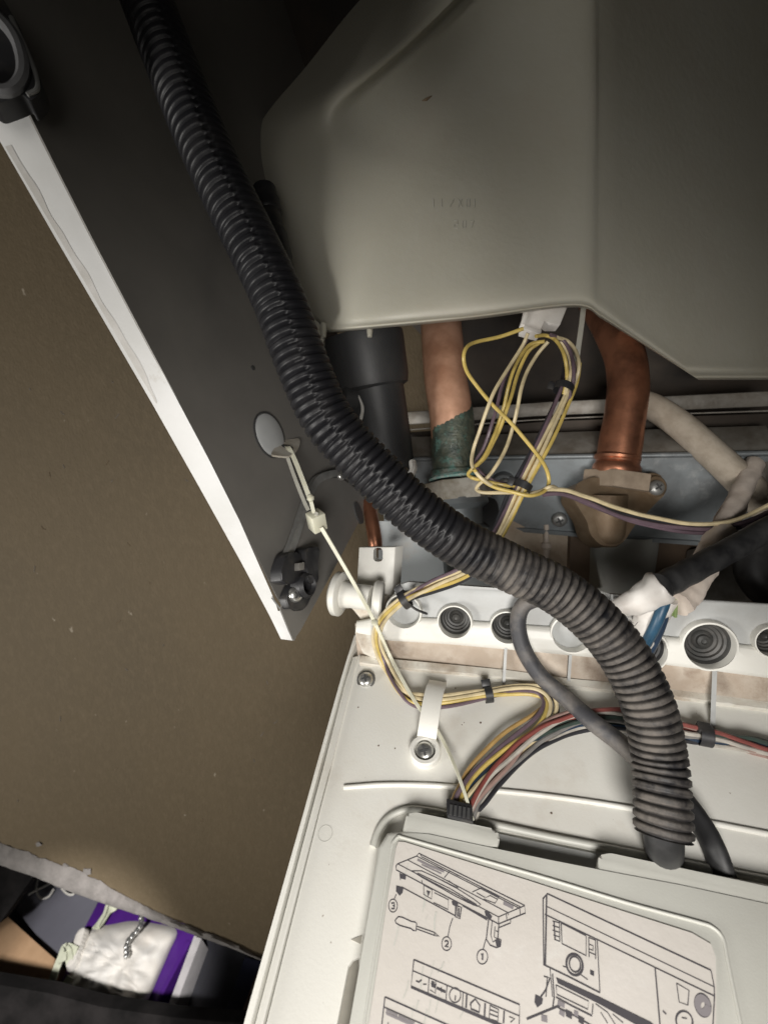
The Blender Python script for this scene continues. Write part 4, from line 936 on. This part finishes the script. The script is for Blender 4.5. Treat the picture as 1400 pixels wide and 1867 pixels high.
# lock block: a cube seen on its edge
w1 = (D_ * .84 + F_ * .54 + R_ * .08).normalized(); u1 = (R_ * .72 + F_ * .62); u1 = (u1 - w1 * u1.dot(w1)).normalized(); n1 = u1.cross(w1)
lk = obj('lock_block', box(C(577, 950, .305), u1, w1, n1, .0098, .0125, .0098, .0008), 'nylon', tie)
obj('lock_hole', lathe(C(577, 937, .2985), -F_ - D_ * .4, [(0, .0006), (.0012, .0006), (.0014, -.0006)], 12), 'nylon_grey', lk)
string = smooth_path([C(586, 962, .301), C(612, 1006, .302), C(650, 1072, .302), C(684, 1136, .293), PP(708, 1190, .011), PP(728, 1230, .009), PP(760, 1285, .0075), PP(790, 1322, .0065), PP(812, 1360, .0060), PP(830, 1400, .009), PP(848, 1450, .0105), PP(862, 1497, .008)], 7)
obj('tail', add_strip(bmesh.new(), string, [.0026 * (1 - .45 * i / len(string)) for i in range(len(string))], .0010, PX), 'nylon', tie)
obj('bead', lathe(C(683, 1135, .2925), PN, [(0, -.002), (.002, -.001), (.0022, .001), (0, .002)], 12), 'nylon', tie)

# ================================================================== CABLES ON THE RIGHT
tag(obj('rubber_cable', tube([FLAN.pt(1030, 1100, .007), FLAN.pt(1000, 1092, .009), FLAN.pt(972, 1094, .011), FLAN.pt(951, 1108, .012), FLAN.pt(944, 1140, .013), FLAN.pt(955, 1185, .016), FLAN.pt(985, 1232, .018), PP(1030, 1272, .010), PP(1082, 1318, .011), PP(1130, 1355, .009), PP(1180, 1400, .006), PP(1228, 1448, .006)], .0048, 16, 8), 'dusty_rubber'), 'dusty black rubber cable leaving a flange hole and passing under the ribbed hose', 'cable')
tag(obj('flat_black_cable', tube([PP(1210, 1420, .004), PP(1250, 1465, .006), PP(1283, 1512, .006), PP(1303, 1552, .005), PP(1316, 1590, .001), PP(1326, 1614, -.008)], .0056, 14, 8, flat=.7), 'rubber'), 'black cable right of the ribbed hose going under the panel cover', 'cable')
sl = thing('sleeved_cables', 'beige and white sleeved cables with bared blue wire at the right edge', 'cable sleeve', C(1185, 1165, .29))
obj('beige_sleeve', tube([C(1150, 728, .375), C(1190, 742, .367), C(1240, 775, .357), C(1300, 828, .346), C(1350, 875, .338), C(1392, 918, .333), C(1440, 975, .33)], [.0098 + .0012 * min(1, i / 40) for i in range(49)], 20, 8), 'beige_sleeve', sl)
def FZ(x, y, off): return FLAN.pt(x, y, off)
pth = smooth_path([C(1376, 845, .338), C(1350, 900, .320), C(1318, 965, .298), C(1284, 1030, .274), C(1252, 1078, .258), C(1232, 1100, .254)], 8)
obj('pink_sleeve', add_tube(bmesh.new(), pth, [.0062 + .0022 * min(1, i / 34) for i in range(len(pth))], 20), 'pink_sleeve', sl)
pth = smooth_path([C(1470, 928, .284), C(1400, 964, .274), C(1340, 998, .266), C(1285, 1027, .258), C(1238, 1052, .251), C(1205, 1069, .247)], 8)
obj('black_cable', add_tube(bmesh.new(), pth, [.0068 + .0006 * math.sin(i * .5) ** 2 * (i / 40) for i in range(len(pth))], 18), 'rubber', sl)
pth = smooth_path([FZ(1210, 1067, .019), FZ(1190, 1080, .018), FZ(1160, 1096, .015), FZ(1130, 1108, .012), FZ(1112, 1114, .009)], 6)
obj('white_cap', add_tube(bmesh.new(), pth, [.0086, .0092, .0094] + [.0094 - .0054 * i / (len(pth) - 3) for i in range(len(pth) - 3)], 20), 'white_sleeve', sl)
pth = smooth_path([FZ(1208, 1086, .014), FZ(1192, 1118, .010), FZ(1175, 1150, .008), FZ(1162, 1180, .004)], 6)
obj('white_cap', add_tube(bmesh.new(), pth, .0078, 18), 'white_sleeve', sl)
obj('blue_wire', tube([FZ(1216, 1088, .018), FZ(1205, 1115, .020), FZ(1194, 1142, .019), FZ(1178, 1172, .014), FZ(1162, 1195, .008)], .0030, 12), 'blue_insulation', sl)
obj('navy_wire', tube([FZ(1214, 1100, .014), FZ(1206, 1132, .014), FZ(1194, 1164, .012), FZ(1180, 1192, .007)], .0030, 12), 'navy_insulation', sl)
for k in range(4):
    obj('earth_strand', tube([FZ(1222 + k * 3, 1092, .014), FZ(1220 + k * 4, 1106 + k, .014), FZ(1213 + k * 6, 1122 + 3 * (k % 2), .012)], .0009, 6), 'greenyellow_insulation', sl)
for o_ in [c for c in sl.children if c.name.startswith(('white_cap', 'pink_sleeve'))]:
    for v in o_.data.vertices:
        v.co += Vector((noise.noise(v.co * 170), noise.noise(v.co * 170 + Vector((9, 0, 0))), noise.noise(v.co * 170 + Vector((0, 9, 0))))) * .0016
# crumpled clear film with frayed threads at the cap
film = thing('crumpled_film', 'crumpled clear film with frayed threads beside the white cable cap', 'plastic film', C(1135, 1150, .305))
bm = bmesh.new(); rr = []
for i in range(12):
    r_ = []
    for j in range(12):
        x = 1095 + i * 5.6; y = 1078 + j * 7 + i * 1.6
        r_.append(bm.verts.new(FLAN.pt(x + 3 * noise.noise(Vector((i, j, 3))), y, .008 + .006 * noise.noise(Vector((i * .5, j * .45, 0))))))
    rr.append(r_)
for a, b in zip(rr, rr[1:]):
    for j in range(11): bm.faces.new((a[j], a[j + 1], b[j + 1], b[j]))
obj('sheet', bm, 'clear_film', film)
for k in range(9):
    x, y = 1112 + random.uniform(-5, 20), 1085 + random.uniform(0, 50)
    obj('thread', tube([FZ(x, y, .016), FZ(x + random.uniform(5, 12), y + random.uniform(-8, 8), .017), FZ(x + random.uniform(14, 26), y + random.uniform(-4, 12), .017), FZ(x + 34, y + random.uniform(0, 16), .014)], .00016, 5, 5), 'slot_dark' if k % 3 == 0 else 'flange_plastic', film)

# ================================================================== SHELF BELOW, SEEN UNDER THE TORN BOARD
def on_shelf(name, pix, h, t, m, label, cat, bevel=.0015):
    bm = slab(SHELF, pix, h, t, bevel); return tag(obj(name, bm, m), label, cat)
on_shelf('grey_tray', [(62, 1570), (260, 1590), (200, 1690), (125, 1760), (96, 1745), (30, 1660)], .018, .018, 'shelf_grey', 'flat grey tray beside the white drawstring bag', 'tray')
on_shelf('cardboard_flap', [(-60, 1640), (14, 1672), (100, 1748), (84, 1830), (-60, 1860)], .055, .055, 'cardboard', 'tan cardboard box at the left edge beside the drawstring bag', 'cardboard box')
pbx = thing('purple_box', 'glossy purple box with a pale edge under the white drawstring bag', 'box', SHELF.pt(250, 1760))
obj('lid', slab(SHELF, [(190, 1620), (365, 1690), (352, 1712), (268, 1868), (90, 1840), (150, 1700)], .035, .03, .003), 'purple_gloss', pbx)
obj('side_ridge', slab(SHELF, [(338, 1715), (348, 1718), (268, 1868), (256, 1866)], .037, .006, .001), 'purple_gloss', pbx)
obj('pale_edge', slab(SHELF, [(354, 1706), (367, 1712), (306, 1872), (292, 1872)], .036, .036, .001), 'purple_edge', pbx)
on_shelf('navy_cloth', [(446, 1745), (500, 1760), (470, 1890), (395, 1890)], .012, .012, 'navy_cloth', 'dark navy cloth beside the control panel edge', 'cloth')
on_shelf('tan_board', [(470, 1770), (500, 1775), (470, 1900), (418, 1900)], .02, .02, 'tan_board', 'narrow tan board under the left rim of the control panel', 'board')
# dark boards nearer to the camera
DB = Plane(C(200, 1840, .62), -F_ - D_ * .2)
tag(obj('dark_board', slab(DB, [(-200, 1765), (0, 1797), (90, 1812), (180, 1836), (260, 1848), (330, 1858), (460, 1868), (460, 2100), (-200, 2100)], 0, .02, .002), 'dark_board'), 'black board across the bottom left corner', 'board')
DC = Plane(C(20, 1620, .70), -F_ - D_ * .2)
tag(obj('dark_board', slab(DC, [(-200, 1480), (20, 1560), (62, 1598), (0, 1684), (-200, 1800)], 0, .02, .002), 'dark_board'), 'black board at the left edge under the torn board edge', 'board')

# drawstring bag
bag = thing('drawstring_bag', 'white cotton drawstring bag lying on the purple box', 'bag', SHELF.pt(230, 1770, .036))
outl = [(148, 1706), (160, 1698), (178, 1690), (205, 1686), (240, 1680), (280, 1684), (322, 1697), (308, 1738), (290, 1780), (272, 1822), (258, 1850), (220, 1843), (180, 1836), (130, 1826), (126, 1790), (130, 1755), (138, 1728)]
ring0 = smooth_path([Vector((x, y, 0)) for x, y in outl], 5, closed=True)
cen = Vector((228, 1768, 0)); bm = bmesh.new(); rg = []
LV = 16
for j in range(LV):
    f = 1 - j / LV; r_ = []
    for i, v in enumerate(ring0):
        q = cen + (v - cen) * f
        e = 1 - f ** 3.0
        neck = math.exp(-((q.x - 150) ** 2 / 900 + (q.y - 1755) ** 2 / 4200))
        hgt = .030 * (e ** .6) + .006 * noise.noise(Vector((q.x * .022, q.y * .02, 4))) * e + .008 * noise.noise(Vector((q.x * .05, q.y * .045, 1))) * e + .014 * neck * noise.noise(Vector((q.x * .04, q.y * .2, 8))) + .006 * e * abs(noise.noise(Vector(((q.x + q.y * .4) * .03, (q.y - q.x * .5) * .07, 2))))
        r_.append(bm.verts.new(SHELF.pt(q.x, q.y, .036 + max(0, hgt))))
    rg.append(r_)
top = bm.verts.new(SHELF.pt(cen.x, cen.y, .036 + .030))
n = len(ring0)
for a, b in zip(rg, rg[1:]):
    for i in range(n): bm.faces.new((a[i], a[(i + 1) % n], b[(i + 1) % n], b[i]))
for i in range(n): bm.faces.new((rg[-1][i], rg[-1][(i + 1) % n], top))
obj('pouch', bm, 'canvas', bag, angle=180)
for k in range(8):     # gathered ruffle at the neck
    y = 1708 + k * 7; x = 150 - 2.2 * k
    obj('gather', lathe(SHELF.pt(x, y, .058), SHELF.n, [(0, .012), (.008, .009), (.011, 0), (.008, -.008), (0, -.01)], 12, sx=.8), 'canvas', bag)
obj('cord', add_strip(bmesh.new(), smooth_path([SHELF.pt(x, y, h) for x, y, h in [(140, 1735, .07), (120, 1728, .075), (112, 1745, .07), (98, 1780, .065), (92, 1806, .06), (100, 1814, .06), (116, 1800, .06), (128, 1782, .062)]], 6), .011, .002, R_), 'cord', bag)
obj('cord', add_strip(bmesh.new(), smooth_path([SHELF.pt(x, y, h) for x, y, h in [(128, 1760, .065), (124, 1735, .075), (116, 1733, .078), (114, 1755, .075)]], 6), .011, .002, R_), 'cord', bag)
obj('cord', add_strip(bmesh.new(), smooth_path([SHELF.pt(x, y, h) for x, y, h in [(174, 1694, .06), (184, 1682, .055), (198, 1662, .05), (212, 1652, .05)]], 6), .012, .002, R_), 'cord', bag)
obj('cord', add_strip(bmesh.new(), smooth_path([SHELF.pt(x, y, h) for x, y, h in [(178, 1690, .062), (190, 1668, .058), (196, 1650, .056)]], 6), .005, .002, R_), 'cord', bag)
chn = thing('bead_chain', 'short silver bead chain lying on the white drawstring bag', 'chain', SHELF.pt(240, 1710, .09))
for k in range(9):
    t = k / 8; x = 258 - 30 * t + 5 * math.sin(t * 7); y = 1672 + 70 * t
    c = SHELF.pt(x, y, .080 + .004 * math.sin(t * 3)); a = (SHELF.pt(258 - 34, 1742, .09) - SHELF.pt(258, 1672, .09)).normalized()
    obj('bead', lathe(c, a, [(0, -.0052), (.003, -.004), (.0042, 0), (.003, .004), (0, .0052)], 12), 'silver', chn)
tag(obj('white_thread', tube([SHELF.pt(x, y, .03) for x, y in [(70, 1602), (66, 1622), (74, 1638), (88, 1636), (98, 1622)]], .0018, 6), 'thread'), 'curled white thread on the grey tray, left piece', 'thread')
tag(obj('white_thread', tube([SHELF.pt(x, y, .034) for x, y in [(52, 1632), (66, 1624), (82, 1616), (94, 1610)]], .0020, 6), 'thread'), 'straight white thread crossing the curled one on the grey tray', 'thread')
tag(obj('white_thread', tube([SHELF.pt(x, y, .032) for x, y in [(112, 1620), (122, 1630), (132, 1632), (137, 1626)]], .0018, 6), 'thread'), 'short white thread right of the curled one under the torn edge', 'thread')
